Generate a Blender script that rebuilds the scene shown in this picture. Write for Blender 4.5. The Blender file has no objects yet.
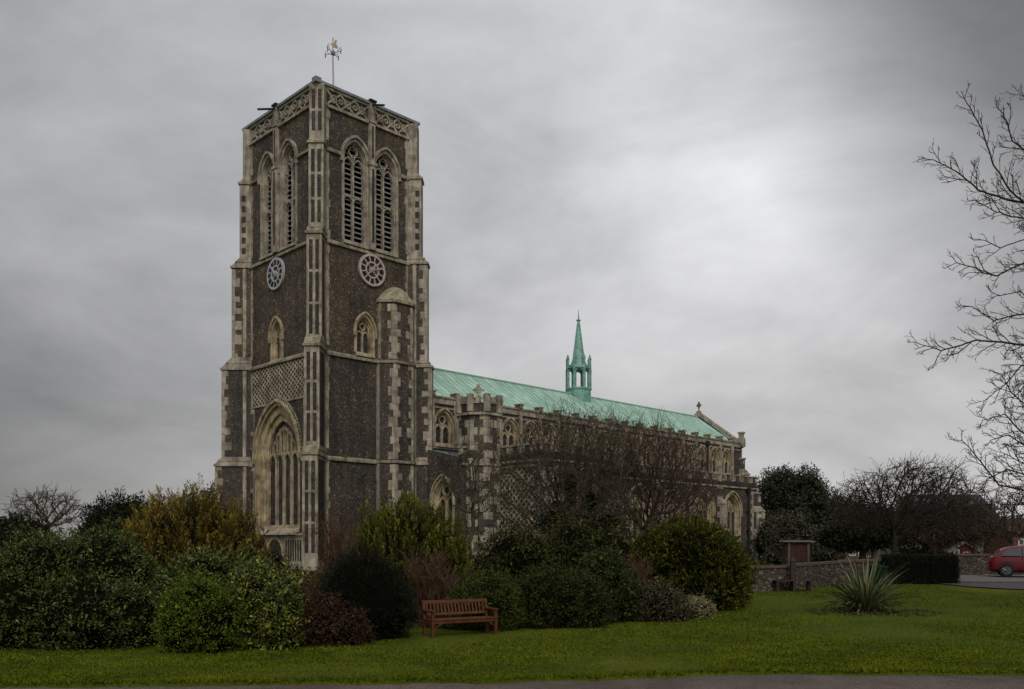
import bpy, math, random
import numpy as np
from mathutils import Vector, Matrix, noise
from mathutils.geometry import tessellate_polygon
R = math.radians
rng = np.random.default_rng(7)
random.seed(7)
scene = bpy.context.scene
COL = scene.collection

# ------------------------------------------------------------ camera
cd = bpy.data.cameras.new('camera'); cam = bpy.data.objects.new('camera', cd); COL.objects.link(cam)
cam.location = (0, 0, 1.6); cam.rotation_euler = (R(90), 0, 0)
cd.sensor_width = 36.0; cd.lens = 880/1024*36; cd.shift_y = (544-344.5)/1024
cd.clip_start = 0.1; cd.clip_end = 6000
scene.camera = cam
scene.render.resolution_x = 1024; scene.render.resolution_y = 689
# ------------------------------------------------------------ sun, sky, exposure
SUN_EL, SUN_AZ = 42.0, 168.0         # azimuth clockwise from +Y
scene.view_settings.view_transform = 'Standard'; scene.view_settings.look = 'None'
scene.view_settings.exposure = 0.0; scene.view_settings.gamma = 1.0
sl = bpy.data.lights.new('sun', 'SUN'); sl.energy = 1.4; sl.angle = R(25); sl.color = (1.0, .95, .88)
so = bpy.data.objects.new('sun', sl); COL.objects.link(so)
sd = Vector((math.sin(R(SUN_AZ))*math.cos(R(SUN_EL)), math.cos(R(SUN_AZ))*math.cos(R(SUN_EL)), math.sin(R(SUN_EL))))
so.rotation_euler = (-sd).to_track_quat('-Z', 'Y').to_euler()
w = bpy.data.worlds.new('World'); scene.world = w; w.use_nodes = True
nt = w.node_tree; nt.nodes.clear(); N = nt.nodes.new; Lk = nt.links.new
def M2(op, a, b=None, c=None, T=None):
    T = T or nt
    n = T.nodes.new('ShaderNodeMath'); n.operation = op
    for i, v in enumerate((a, b, c)):
        if v is None: continue
        if isinstance(v, (int, float)): n.inputs[i].default_value = v
        else: T.links.new(v, n.inputs[i])
    return n.outputs[0]
sky = N('ShaderNodeTexSky'); sky.sky_type = 'NISHITA'; sky.sun_disc = False
sky.sun_elevation = R(SUN_EL); sky.sun_rotation = R(SUN_AZ)
bgs = N('ShaderNodeBackground'); Lk(sky.outputs[0], bgs.inputs[0]); bgs.inputs[1].default_value = 0.06
tc = N('ShaderNodeTexCoord'); sp = N('ShaderNodeSeparateXYZ'); Lk(tc.outputs['Generated'], sp.inputs[0])
# clouds live on a flat layer overhead: direction / (z + k) gives their real foreshortening
zz = M2('ADD', M2('MAXIMUM', sp.outputs[2], 0.0), 0.30)
cx = M2('DIVIDE', sp.outputs[0], zz); cy = M2('DIVIDE', sp.outputs[1], zz)
cmb = N('ShaderNodeCombineXYZ'); Lk(cx, cmb.inputs[0]); Lk(cy, cmb.inputs[1])
def wn(scale, det, rough, off, dist=0.0):
    mp = N('ShaderNodeMapping'); Lk(cmb.outputs[0], mp.inputs[0]); mp.inputs['Location'].default_value = off
    t = N('ShaderNodeTexNoise'); Lk(mp.outputs[0], t.inputs['Vector'])
    t.inputs['Scale'].default_value = scale; t.inputs['Detail'].default_value = det
    t.inputs['Roughness'].default_value = rough; t.inputs['Distortion'].default_value = dist
    return t.outputs[0]
n1 = wn(1.1, 6, .5, (3.2, 1.3, 0), .5); n2 = wn(3.4, 7, .55, (7.1, 4.0, 2.0), .5)
mpd = N('ShaderNodeMapping'); Lk(tc.outputs['Generated'], mpd.inputs[0]); mpd.inputs['Scale'].default_value = (1, 1, 2.3); mpd.inputs['Location'].default_value = (4.3, 1.1, .6); mpd.inputs['Rotation'].default_value = (0, R(-12), 0)
t3 = N('ShaderNodeTexNoise'); Lk(mpd.outputs[0], t3.inputs['Vector']); t3.inputs['Scale'].default_value = 3.2; t3.inputs['Detail'].default_value = 8; t3.inputs['Roughness'].default_value = .55; t3.inputs['Distortion'].default_value = .6
t4 = N('ShaderNodeTexNoise'); Lk(mpd.outputs[0], t4.inputs['Vector']); t4.inputs['Scale'].default_value = 9.0; t4.inputs['Detail'].default_value = 7; t4.inputs['Roughness'].default_value = .6
cl = M2('SUBTRACT', M2('ADD', M2('ADD', M2('MULTIPLY', n1, .25), M2('MULTIPLY', n2, .12)), M2('ADD', M2('MULTIPLY', t3.outputs[0], .45), M2('MULTIPLY', t4.outputs[0], .18))), .5)
X_, Y_, Z_ = sp.outputs
spot = N('ShaderNodeVectorMath'); spot.operation = 'DISTANCE'; Lk(tc.outputs['Generated'], spot.inputs[0])
spot.inputs[1].default_value = Vector((.27, 1, .405)).normalized()
thin = M2('MULTIPLY', M2('POWER', M2('MAXIMUM', M2('SUBTRACT', 1.0, M2('DIVIDE', spot.outputs['Value'], .30)), 0.0), 1.3), .27)      # thinner cloud, brighter
left = M2('MULTIPLY', M2('MINIMUM', M2('MAXIMUM', M2('SUBTRACT', -.02, X_), 0.0), .6), .33)           # thicker deck to the west
low = M2('MULTIPLY', M2('MULTIPLY', M2('MINIMUM', M2('MAXIMUM', M2('SUBTRACT', -.1, X_), 0.0), .5), M2('MAXIMUM', M2('SUBTRACT', .32, Z_), 0.0)), 1.5)
tr_ = M2('MULTIPLY', M2('MINIMUM', M2('MULTIPLY', M2('MAXIMUM', M2('SUBTRACT', M2('ADD', X_, Z_), .60), 0.0), 1.35), .36), M2('MINIMUM', M2('MAXIMUM', M2('MULTIPLY', X_, 3.0), 0.0), 1.0))
B_ = M2('ADD', M2('SUBTRACT', M2('SUBTRACT', M2('SUBTRACT', .56, left), low), tr_), thin)
B_ = M2('MAXIMUM', M2('MULTIPLY', B_, M2('ADD', 1.0, M2('MULTIPLY', cl, 1.8))), .16)
B_ = M2('MULTIPLY', B_, M2('ADD', M2('ADD', 1.0, M2('MULTIPLY', M2('MAXIMUM', M2('SUBTRACT', Z_, .56), 0.0), 1.8)), M2('MULTIPLY', M2('MAXIMUM', M2('MULTIPLY', Y_, -1.0), 0.0), .7)))      # unseen sky overhead and behind the camera raised to add fill light
ramp = N('ShaderNodeCombineColor')
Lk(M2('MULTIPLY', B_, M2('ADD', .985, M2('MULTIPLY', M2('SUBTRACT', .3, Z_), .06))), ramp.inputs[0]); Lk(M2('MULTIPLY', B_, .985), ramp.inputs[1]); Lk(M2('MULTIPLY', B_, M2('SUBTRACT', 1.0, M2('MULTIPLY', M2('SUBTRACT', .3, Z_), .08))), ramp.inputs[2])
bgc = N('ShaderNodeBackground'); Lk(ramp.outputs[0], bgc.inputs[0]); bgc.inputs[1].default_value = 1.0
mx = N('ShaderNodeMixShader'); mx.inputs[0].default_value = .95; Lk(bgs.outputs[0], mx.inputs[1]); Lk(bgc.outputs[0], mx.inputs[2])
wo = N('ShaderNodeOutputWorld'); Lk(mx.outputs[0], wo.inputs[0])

# ------------------------------------------------------------ helpers
def tag(o, label=None, cat=None, group=None, kind=None):
    if label: o['label'] = label
    if cat: o['category'] = cat
    if group: o['group'] = group
    if kind: o['kind'] = kind
    return o
def empty(name, loc=(0,0,0), rz=0.0, parent=None):
    o = bpy.data.objects.new(name, None); COL.objects.link(o); o.location = loc; o.rotation_euler = (0,0,rz)
    o.empty_display_size = .2
    if parent: o.parent = parent
    return o
def kids(o): return [c for c in bpy.data.objects if c.parent == o]
def copy_tree(o, parent=None, ch=None):
    c = o.copy(); COL.objects.link(c)
    if parent: c.parent = parent
    for k in kids(o): 
        if k is not c: copy_tree(k, c)
    return c
class MB:
    def __init__(s): s.v = []; s.f = []; s.m = []; s.k = 0
    def face(s, pts, m=0):
        i = len(s.v); s.v += [tuple(p) for p in pts]; s.f.append(tuple(range(i, i+len(pts)))); s.m.append(m)
    def box(s, x0, x1, y0, y1, z0, z1, m=0):
        i = len(s.v)
        s.v += [(x0,y0,z0),(x1,y0,z0),(x1,y1,z0),(x0,y1,z0),(x0,y0,z1),(x1,y0,z1),(x1,y1,z1),(x0,y1,z1)]
        for f in ((0,3,2,1),(4,5,6,7),(0,1,5,4),(1,2,6,5),(2,3,7,6),(3,0,4,7)):
            s.f.append(tuple(i+a for a in f)); s.m.append(m)
    def hexa(s, b, t, m=0):       # bottom loop, top loop (same count)
        i = len(s.v); n = len(b); s.v += [tuple(p) for p in b] + [tuple(p) for p in t]
        s.f.append(tuple(i+a for a in reversed(range(n)))); s.m.append(m)
        s.f.append(tuple(i+n+a for a in range(n))); s.m.append(m)
        for a in range(n):
            c = (a+1) % n; s.f.append((i+a, i+c, i+n+c, i+n+a)); s.m.append(m)
    def prism(s, poly, z0, z1, m=0): s.hexa([(x,y,z0) for x,y in poly], [(x,y,z1) for x,y in poly], m)
    def tube(s, pts, rad, n=8, m=0, cap=True):
        pts = [Vector(p) for p in pts]
        if not hasattr(rad, '__len__'): rad = [rad]*len(pts)
        i0 = len(s.v); up = None
        for k, p in enumerate(pts):
            d = (pts[min(k+1, len(pts)-1)] - pts[max(k-1, 0)]).normalized()
            if up is None: up = Vector((0,0,1)) if abs(d.z) < .9 else Vector((1,0,0))
            a = d.cross(up).normalized(); b = a.cross(d).normalized(); up = b
            for q in range(n):
                t = 2*math.pi*q/n; s.v.append(tuple(p + a*math.cos(t)*rad[k] + b*math.sin(t)*rad[k]))
        for k in range(len(pts)-1):
            for q in range(n):
                r = (q+1) % n
                s.f.append((i0+k*n+q, i0+k*n+r, i0+(k+1)*n+r, i0+(k+1)*n+q)); s.m.append(m)
        if cap:
            s.f.append(tuple(i0+q for q in range(n))); s.m.append(m)
            s.f.append(tuple(i0+(len(pts)-1)*n+q for q in reversed(range(n)))); s.m.append(m)
    def bar(s, pts, wd, y0, y1, m=0, closed=False):
        """mitred strip in the XZ plane, from depth y0 to y1"""
        s.k += 1; j = (s.k % 7)*.0025; y0 -= j; y1 += j
        P = [Vector(p) for p in pts]; n = len(P); L = []; Rr = []
        for k in range(n):
            a = P[k-1] if (k or closed) else None; b = P[(k+1) % n] if (k < n-1 or closed) else None
            d1 = (P[k]-a).normalized() if a is not None else None; d2 = (b-P[k]).normalized() if b is not None else None
            if d1 is None: d1 = d2
            if d2 is None: d2 = d1
            t = (d1+d2); t = t.normalized() if t.length > 1e-4 else d1
            nn = Vector((-t.y, t.x)); c = max(.35, nn.dot(Vector((-d1.y, d1.x))))
            L.append(P[k]+nn*wd/2/c); Rr.append(P[k]-nn*wd/2/c)
        i = len(s.v)
        for k in range(n):
            s.v += [(L[k].x,y0,L[k].y),(Rr[k].x,y0,Rr[k].y),(Rr[k].x,y1,Rr[k].y),(L[k].x,y1,L[k].y)]
        for k in range(n if closed else n-1):
            a = i+4*k; b = i+4*((k+1) % n)
            for q in range(4):
                r = (q+1) % 4; s.f.append((a+q, a+r, b+r, b+q)); s.m.append(m)
        if not closed:
            s.f.append((i, i+3, i+2, i+1)); s.m.append(m); a = i+4*(n-1); s.f.append((a, a+1, a+2, a+3)); s.m.append(m)
    def build(s, name, mats, parent=None, loc=None, rz=None, smooth=False, fix=True):
        me = bpy.data.meshes.new(name); me.from_pydata(s.v, [], s.f)
        if not isinstance(mats, (list, tuple)): mats = [mats]
        for m in mats: me.materials.append(m)
        me.polygons.foreach_set('material_index', s.m)
        if smooth: me.polygons.foreach_set('use_smooth', [True]*len(s.f))
        me.update()
        if fix:
            import bmesh
            bm = bmesh.new(); bm.from_mesh(me); bmesh.ops.recalc_face_normals(bm, faces=bm.faces); bm.to_mesh(me); bm.free()
        o = bpy.data.objects.new(name, me); COL.objects.link(o)
        if parent: o.parent = parent
        if loc: o.location = loc
        if rz is not None: o.rotation_euler = (0,0,rz)
        return o
def arch(cx, wd, zs, za, n=7):
    a = wd/2; h = za-zs; c = (h*h-a*a)/(2*a); r = a+c; th = math.atan2(h, c) if c > 0 else math.pi-math.atan2(h, -c)
    L = []
    for k in range(n+1):
        t = th*k/n; L.append((cx + c - r*math.cos(t), zs + r*math.sin(t)))
    L[-1] = (cx, za)
    return L + [(2*cx-x, z) for x, z in reversed(L[:-1])]
def opening(cx, wd, z0, zs, za, n=7): return [(cx-wd/2, z0)] + arch(cx, wd, zs, za, n) + [(cx+wd/2, z0)]
def scaled(cx, wd, z0, zs, za, k, n=7):       # inset by k all round
    return opening(cx, wd-2*k, z0+k*.4, zs, za-k*1.25, n)
def circ(cx, cz, r, n=14): return [(cx+r*math.cos(2*math.pi*k/n), cz+r*math.sin(2*math.pi*k/n)) for k in range(n)]
def wall_face(mb, to3, outer, holes, m=0):
    loops = [[Vector((x, z, 0)) for x, z in outer]] + [[Vector((x, z, 0)) for x, z in h] for h in holes]
    flat = [p for l in loops for p in l]; i = len(mb.v)
    mb.v += [tuple(to3(p.x, p.y)) for p in flat]
    for t in tessellate_polygon(loops): mb.f.append(tuple(i+a for a in t)); mb.m.append(m)
def smooth01(t): t = max(0., min(1., t)); return t*t*(3-2*t)
def gz(Y): return -.6 + .6*smooth01((Y-24)/18)
def wx(px, Y): return (px-512)/880*Y
def wz(py, Y): return 1.6+(544-py)/880*Y

# ------------------------------------------------------------ materials
def mat(name, col=(.5,.5,.5), rough=.8, spec=.3, metal=0):
    m = bpy.data.materials.new(name); m.use_nodes = True; b = m.node_tree.nodes['Principled BSDF']
    b.inputs['Base Color'].default_value = (*col, 1); b.inputs['Roughness'].default_value = rough
    b.inputs['Metallic'].default_value = metal; b.inputs['Specular IOR Level'].default_value = spec
    return m
def nodes(m): return m.node_tree, m.node_tree.nodes['Principled BSDF']
def tnode(T, kind, vec, **kw):
    n = T.nodes.new(kind); 
    if vec is not None: T.links.new(vec, n.inputs['Vector'])
    for k, v in kw.items():
        if k in n.inputs: n.inputs[k].default_value = v
        else: setattr(n, k, v)
    return n
def rampn(T, fac, stops, interp='LINEAR'):
    n = T.nodes.new('ShaderNodeValToRGB'); T.links.new(fac, n.inputs[0]); cr = n.color_ramp; cr.interpolation = interp
    while len(cr.elements) < len(stops): cr.elements.new(.5)
    for e_, (p, c) in zip(cr.elements, stops): e_.position = p; e_.color = (*c, 1)
    return n.outputs[0]
def mixc(T, fac, a, b, mode='MIX'):
    n = T.nodes.new('ShaderNodeMix'); n.data_type = 'RGBA'; n.blend_type = mode
    if isinstance(fac, (int, float)): n.inputs[0].default_value = fac
    else: T.links.new(fac, n.inputs[0])
    for i, v in ((6, a), (7, b)):
        if isinstance(v, tuple): n.inputs[i].default_value = (*v, 1)
        else: T.links.new(v, n.inputs[i])
    return n.outputs[2]
def bump(T, b, h, s=.4, d=.03):
    n = T.nodes.new('ShaderNodeBump'); n.inputs['Strength'].default_value = s; n.inputs['Distance'].default_value = d
    T.links.new(h, n.inputs['Height']); T.links.new(n.outputs[0], b.inputs['Normal'])
def objc(T): return T.nodes.new('ShaderNodeTexCoord').outputs['Object']
def flint_nodes(T, v, tone=1.0, warm=0.0):
    vo = tnode(T, 'ShaderNodeTexVoronoi', v, Scale=15.0, Randomness=1.0)
    sepc = T.nodes.new('ShaderNodeSeparateColor'); T.links.new(vo.outputs['Color'], sepc.inputs[0])
    k = tone
    c = rampn(T, sepc.outputs[0], [(0,(.018*k,.016*k,.015*k)),(.45,(.045*k,.038*k,.031*k)),(.80,(.082*k,.067*k,.051*k)),(.965,(.14*k,.115*k,.09*k)),(1,(.34*k,.32*k,.28*k))])
    ve = tnode(T, 'ShaderNodeTexVoronoi', v, Scale=15.0, feature='DISTANCE_TO_EDGE')
    mort = rampn(T, ve.outputs['Distance'], [(0,(1,1,1)),(.09,(0,0,0))])
    c = mixc(T, mort, c, (.095*k,.075*k,.055*k))
    big = tnode(T, 'ShaderNodeTexNoise', v, Scale=.55, Detail=5.0, Roughness=.6)
    g = rampn(T, big.outputs[0], [(.3,(.55,.55,.58)),(.48,(.95,.94,.93)),(.6,(1.2,1.12,1.0)),(.75,(1.5,1.38,1.2))])
    c = mixc(T, 1.0, c, g, 'MULTIPLY')
    md = tnode(T, 'ShaderNodeTexNoise', v, Scale=2.6, Detail=4.0, Roughness=.6)
    c = mixc(T, 1.0, c, rampn(T, md.outputs[0], [(.36,(.72,.72,.74)),(.64,(1.3,1.22,1.12))]), 'MULTIPLY')
    s_ = T.nodes.new('ShaderNodeSeparateXYZ'); T.links.new(v, s_.inputs[0])
    mpw = T.nodes.new('ShaderNodeMapping'); T.links.new(v, mpw.inputs[0]); mpw.inputs['Scale'].default_value = (2.2, 2.2, .16); wsn = tnode(T, 'ShaderNodeTexNoise', mpw.outputs[0], Scale=1.0, Detail=5.0); c = mixc(T, 1.0, c, rampn(T, wsn.outputs[0], [(.36,(.66,.68,.70)),(.55,(1,1,1))]), 'MULTIPLY')
    zf = M2('DIVIDE', s_.outputs[2], 31.0, T=T)      # building campaigns: browner flint in the middle stage, darker knapped flint lower down
    c = mixc(T, 1.0, c, rampn(T, zf, [(0,(.86,.88,.91)),(.43,(.82,.85,.90)),(.445,(1.08,1.04,.96)),(.655,(1.05,1.02,.96)),(.67,(.88,.91,.96)),(.86,(1.02,1.02,1.02))]), 'MULTIPLY')
    return c, ve.outputs['Distance']
def flint(name, tone=1.0):
    m = mat(name, rough=.75, spec=.35); T, b = nodes(m); v = objc(T)
    c, h = flint_nodes(T, v, tone); T.links.new(c, b.inputs['Base Color']); bump(T, b, h, .5, .03)
    return m
def stone_nodes(T, v, base=(.335,.30,.245), dark=(.15,.13,.105)):
    a = tnode(T, 'ShaderNodeTexNoise', v, Scale=1.1, Detail=8.0, Roughness=.68)
    c = rampn(T, a.outputs[0], [(.32, dark), (.5, base), (.68, tuple(x*1.28 for x in base))])
    v2 = tnode(T, 'ShaderNodeTexVoronoi', v, Scale=2.6); sc = T.nodes.new('ShaderNodeSeparateColor'); T.links.new(v2.outputs['Color'], sc.inputs[0])
    c = mixc(T, 1.0, c, rampn(T, sc.outputs[1], [(0,(.72,.70,.68)),(1,(1.12,1.1,1.05))]), 'MULTIPLY')
    mp = T.nodes.new('ShaderNodeMapping'); T.links.new(v, mp.inputs[0]); mp.inputs['Scale'].default_value = (5, 5, .5)
    s2 = tnode(T, 'ShaderNodeTexNoise', mp.outputs[0], Scale=1.0, Detail=5.0)
    c = mixc(T, 1.0, c, rampn(T, s2.outputs[0], [(.35,(.58,.56,.52)),(.58,(1,1,1))]), 'MULTIPLY')
    return c, a.outputs[0]
def stone(name, base=(.335,.30,.245), dark=(.15,.13,.105)):
    m = mat(name, rough=.9, spec=.2); T, b = nodes(m); c, h = stone_nodes(T, objc(T), base, dark)
    T.links.new(c, b.inputs['Base Color']); f = tnode(T, 'ShaderNodeTexNoise', objc(T), Scale=14.0, Detail=6.0); bump(T, b, f.outputs[0], .35, .02)
    return m
def lattice(name, cell=.42, th=.62, ax=1.0):
    """flushwork: stone trellis with flint diamonds, u = x+y on any wall, z up"""
    m = mat(name, rough=.85, spec=.25); T, b = nodes(m); v = objc(T)
    s = T.nodes.new('ShaderNodeSeparateXYZ'); T.links.new(v, s.inputs[0])
    u = M2('DIVIDE', M2('ADD', s.outputs[0], s.outputs[1], T=T), cell, T=T); z = M2('DIVIDE', s.outputs[2], cell*ax, T=T)
    def tri(x): return M2('ABSOLUTE', M2('SUBTRACT', M2('FRACT', x, T=T), .5, T=T), T=T)
    p = tri(M2('ADD', u, z, T=T)); q = tri(M2('SUBTRACT', u, z, T=T))
    mxx = M2('MAXIMUM', p, q, T=T); fac = M2('GREATER_THAN', mxx, .5*th, T=T)
    fc, _ = flint_nodes(T, v, .8); sc, _ = stone_nodes(T, v, (.42,.36,.27))
    T.links.new(mixc(T, fac, fc, sc), b.inputs['Base Color']); return m
M = {}
M['flint'] = flint('flint_wall', .92); M['flint_dark'] = flint('knapped_flint', .5); M['flint_aisle'] = flint('flint_rubble', 1.05)
M['stone'] = stone('limestone'); M['stone_warm'] = stone('window_stone', (.40,.33,.22), (.20,.155,.10))
M['stone_green'] = stone('lichened_stone', (.28,.255,.185), (.13,.12,.085))
M['lattice'] = lattice('trellis_flushwork', .44, .70, .80); M['lattice_porch'] = lattice('porch_flushwork', .46, .66)
m = mat('copper_roof', rough=.65, spec=.3); T, b = nodes(m); v = objc(T)
a = tnode(T, 'ShaderNodeTexNoise', v, Scale=.5, Detail=7.0, Roughness=.65)
c = rampn(T, a.outputs[0], [(.3,(.27,.42,.34)),(.5,(.36,.53,.43)),(.7,(.44,.62,.51))])
s = T.nodes.new('ShaderNodeSeparateXYZ'); T.links.new(v, s.inputs[0])
fx = M2('FLOOR', M2('DIVIDE', s.outputs[0], .62, T=T), T=T); fz = M2('FLOOR', M2('ADD', M2('DIVIDE', s.outputs[2], .82, T=T), M2('MULTIPLY', fx, .5, T=T), T=T), T=T)
cb = T.nodes.new('ShaderNodeCombineXYZ'); T.links.new(fx, cb.inputs[0]); T.links.new(fz, cb.inputs[1])
wnz = T.nodes.new('ShaderNodeTexWhiteNoise'); T.links.new(cb.outputs[0], wnz.inputs[0])
c = mixc(T, 1.0, c, rampn(T, wnz.outputs['Value'], [(0,(.80,.84,.82)),(1,(1.1,1.08,1.08))]), 'MULTIPLY')
fr = M2('FRACT', M2('ADD', M2('DIVIDE', s.outputs[2], .82, T=T), M2('MULTIPLY', fx, .5, T=T), T=T), T=T)
c = mixc(T, M2('LESS_THAN', fr, .05, T=T), c, (.20,.34,.27)); mps = T.nodes.new('ShaderNodeMapping'); T.links.new(v, mps.inputs[0]); mps.inputs['Scale'].default_value = (2.6, .22, .22)
stn = tnode(T, 'ShaderNodeTexNoise', mps.outputs[0], Scale=1.0, Detail=6.0, Roughness=.7); c = mixc(T, 1.0, c, rampn(T, stn.outputs[0], [(.34,(.62,.66,.64)),(.52,(1,1,1)),(.7,(1.12,1.1,1.1))]), 'MULTIPLY')
T.links.new(c, b.inputs['Base Color']); M['copper'] = m
m = mat('copper_seams', rough=.6); T, b = nodes(m); a = tnode(T, 'ShaderNodeTexNoise', objc(T), Scale=2.0, Detail=4.0)
T.links.new(rampn(T, a.outputs[0], [(.3,(.20,.34,.28)),(.7,(.30,.45,.37))]), b.inputs['Base Color']); M['seam'] = m
m = mat('verdigris_copper', rough=.6); T, b = nodes(m); a = tnode(T, 'ShaderNodeTexNoise', objc(T), Scale=2.2, Detail=8.0, Roughness=.7)
T.links.new(rampn(T, a.outputs[0], [(.3,(.06,.13,.10)),(.5,(.16,.32,.265)),(.75,(.28,.46,.39))]), b.inputs['Base Color']); M['verdigris'] = m
def noisy(name, c1, c2, scale=3., rough=.8, spec=.3, det=5., bs=0., metal=0):
    m = mat(name, rough=rough, spec=spec, metal=metal); T, b = nodes(m); a = tnode(T, 'ShaderNodeTexNoise', objc(T), Scale=scale, Detail=det, Roughness=.65)
    T.links.new(rampn(T, a.outputs[0], [(.33, c1), (.67, c2)]), b.inputs['Base Color'])
    if bs: bump(T, b, a.outputs[0], bs, .02)
    return m
M['lead'] = noisy('lead_sheet', (.10,.115,.125), (.20,.225,.24), 1.5, .5)
M['louvre'] = noisy('louvre_slate', (.16,.155,.15), (.27,.26,.25), 3, .8)
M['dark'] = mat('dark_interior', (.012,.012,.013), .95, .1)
M['glass'] = mat('leaded_glass', (.03,.032,.035), .35, .35); T, b = nodes(M['glass'])
v = objc(T); bt = tnode(T, 'ShaderNodeTexVoronoi', v, Scale=6.0); sc = T.nodes.new('ShaderNodeSeparateColor'); T.links.new(bt.outputs['Color'], sc.inputs[0])
T.links.new(rampn(T, sc.outputs[0], [(0,(.010,.011,.012)),(1,(.05,.053,.055))]), b.inputs['Base Color']); bump(T, b, sc.outputs[1], .3, .02)
M['iron'] = mat('black_iron', (.012,.012,.013), .5, .4)
M['clock_white'] = noisy('clock_ring_grey', (.28,.29,.29), (.42,.43,.43), 4, .6); M['clock_pink'] = noisy('clock_ring_pink', (.34,.26,.23), (.48,.39,.35), 4, .6)
M['clock_black'] = mat('clock_numeral_black', (.02,.02,.022), .5)
M['gilt'] = mat('gilded_vane', (.40,.34,.22), .5, .4, .2); M['pole'] = noisy('painted_pole', (.30,.20,.18), (.45,.42,.40), 2, .5)
M['bark'] = noisy('grey_brown_bark', (.035,.028,.018), (.095,.078,.052), 6, .9, .15, 6, .5)
M['bark_red'] = noisy('dark_red_brown_bark', (.035,.024,.018), (.085,.058,.042), 6, .9, .15, 6, .4)
M['bark_dark'] = noisy('near_black_bark', (.020,.016,.012), (.05,.040,.03), 6, .9, .15)
M['twig_red'] = noisy('reddish_twigs', (.05,.030,.018), (.11,.065,.038), 3, .9, .1)
def leafm(name, dark, mid, light, rough=.7, spec=.14):
    m = mat(name, rough=rough, spec=spec); T, b = nodes(m)
    at = T.nodes.new('ShaderNodeAttribute'); at.attribute_name = 'tint'
    T.links.new(rampn(T, at.outputs['Fac'], [(0, dark), (.5, mid), (1, light)]), b.inputs['Base Color']); return m
M['l_laur'] = leafm('laurel_leaf', (.010,.016,.002), (.044,.062,.008), (.17,.18,.06))
M['l_lite'] = leafm('light_green_leaf', (.014,.026,.002), (.062,.098,.006), (.15,.18,.016))
M['l_vari'] = leafm('spotted_leaf', (.010,.022,.003), (.038,.062,.007), (.27,.24,.035), .5, .25)
M['l_gold'] = leafm('golden_conifer', (.010,.009,.002), (.078,.056,.008), (.24,.17,.025))
M['l_olive'] = leafm('olive_gold_conifer', (.009,.011,.002), (.046,.052,.005), (.16,.15,.014))
M['l_dark'] = leafm('dark_conifer', (.004,.005,.002), (.010,.012,.005), (.022,.025,.010))
M['l_brown'] = leafm('winter_brown_leaf', (.012,.006,.003), (.038,.018,.008), (.09,.05,.024))
M['l_holly'] = leafm('glossy_dark_leaf', (.005,.010,.002), (.018,.027,.005), (.055,.070,.014), .6, .12)
M['l_grey'] = leafm('grey_green_leaf', (.018,.016,.008), (.05,.046,.022), (.15,.13,.07))
M['l_pale'] = leafm('pale_variegated_leaf', (.035,.035,.012), (.13,.115,.05), (.32,.28,.14))
M['l_oak'] = leafm('evergreen_oak_leaf', (.008,.009,.004), (.030,.032,.018), (.12,.115,.075))
M['l_box'] = leafm('clipped_leaf', (.005,.007,.001), (.022,.026,.004), (.060,.062,.011))
M['l_round'] = leafm('rounded_shrub_leaf', (.010,.015,.002), (.036,.048,.005), (.085,.105,.014))
M['core'] = mat('shaded_twig_core', (.004,.004,.002), .95, .02)  # near-black core: inner twigs with the shade between leaves put into the colour

# ------------------------------------------------------------ ground, path, road
XS = [-7.5*1.15, -3, 0, 2.1, 3.3, 3.9, 5, 8.8]; ES = [13.75, 14.15, 14.35, 14.75, 15.0, 15.3, 15.2, 15.1]
def edge(X): return float(np.interp(X, XS, ES)) + .16*noise.noise(Vector((X*1.1, 0, 0))) + .09*noise.noise(Vector((X*4, 3, 0))) + .05*noise.noise(Vector((X*11, 7, 0)))
m = mat('lawn_grass', rough=.9, spec=.1); T, b = nodes(m); v = objc(T)
a = tnode(T, 'ShaderNodeTexNoise', v, Scale=.35, Detail=6.0, Roughness=.6); a2 = tnode(T, 'ShaderNodeTexNoise', v, Scale=22.0, Detail=6.0, Roughness=.7)
c = rampn(T, a.outputs[0], [(.32,(.034,.052,.002)),(.5,(.054,.074,.003)),(.68,(.084,.094,.006))])
c = mixc(T, 1.0, c, rampn(T, a2.outputs[0], [(.3,(.4,.45,.4)),(.5,(1,1,1)),(.72,(1.6,1.5,1.3))]), 'MULTIPLY')
T.links.new(c, b.inputs['Base Color']); bump(T, b, a2.outputs[0], .7, .06); M['grass'] = m
mb = MB()
gx = sorted(set(list(np.linspace(-14, 30, 331)) + list(np.linspace(-120, 140, 53)) + [-3000, -1200, -500, -250, 250, 500, 1200, 3000]))
gv = [-60, -20, -8, -2, -.03, .03, .12, .3, .6, 1, 1.5, 2, 2.6, 3.2, 4, 5, 6, 7, 8, 9, 10, 12, 14, 16, 18, 20, 22, 24, 26, 28, 30, 34, 40, 50, 70, 100, 160, 300, 700, 1500, 4500]
nx_ = len(gx)
for vv in gv:
    for X in gx:
        Y = edge(X)+vv; z = gz(Y) + .03*noise.noise(Vector((X*.25, Y*.25, 5)))*(1 if vv > .3 else 0)
        if vv > .02 and vv < 6: z += .012*noise.noise(Vector((X*3, Y*3, 1)))
        if vv < 0: z = -.72
        mb.v.append((X, Y, z))
for j in range(len(gv)-1):
    for i in range(nx_-1): mb.f.append((j*nx_+i, j*nx_+i+1, (j+1)*nx_+i+1, (j+1)*nx_+i)); mb.m.append(0)
tag(mb.build('ground', M['grass'], smooth=True, fix=False), kind='structure')
m = mat('path_tarmac', rough=.85, spec=.25); T, b = nodes(m); v = objc(T)
a = tnode(T, 'ShaderNodeTexNoise', v, Scale=.9, Detail=6.0, Roughness=.6); g2 = tnode(T, 'ShaderNodeTexVoronoi', v, Scale=55.0)
sc = T.nodes.new('ShaderNodeSeparateColor'); T.links.new(g2.outputs['Color'], sc.inputs[0])
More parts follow.
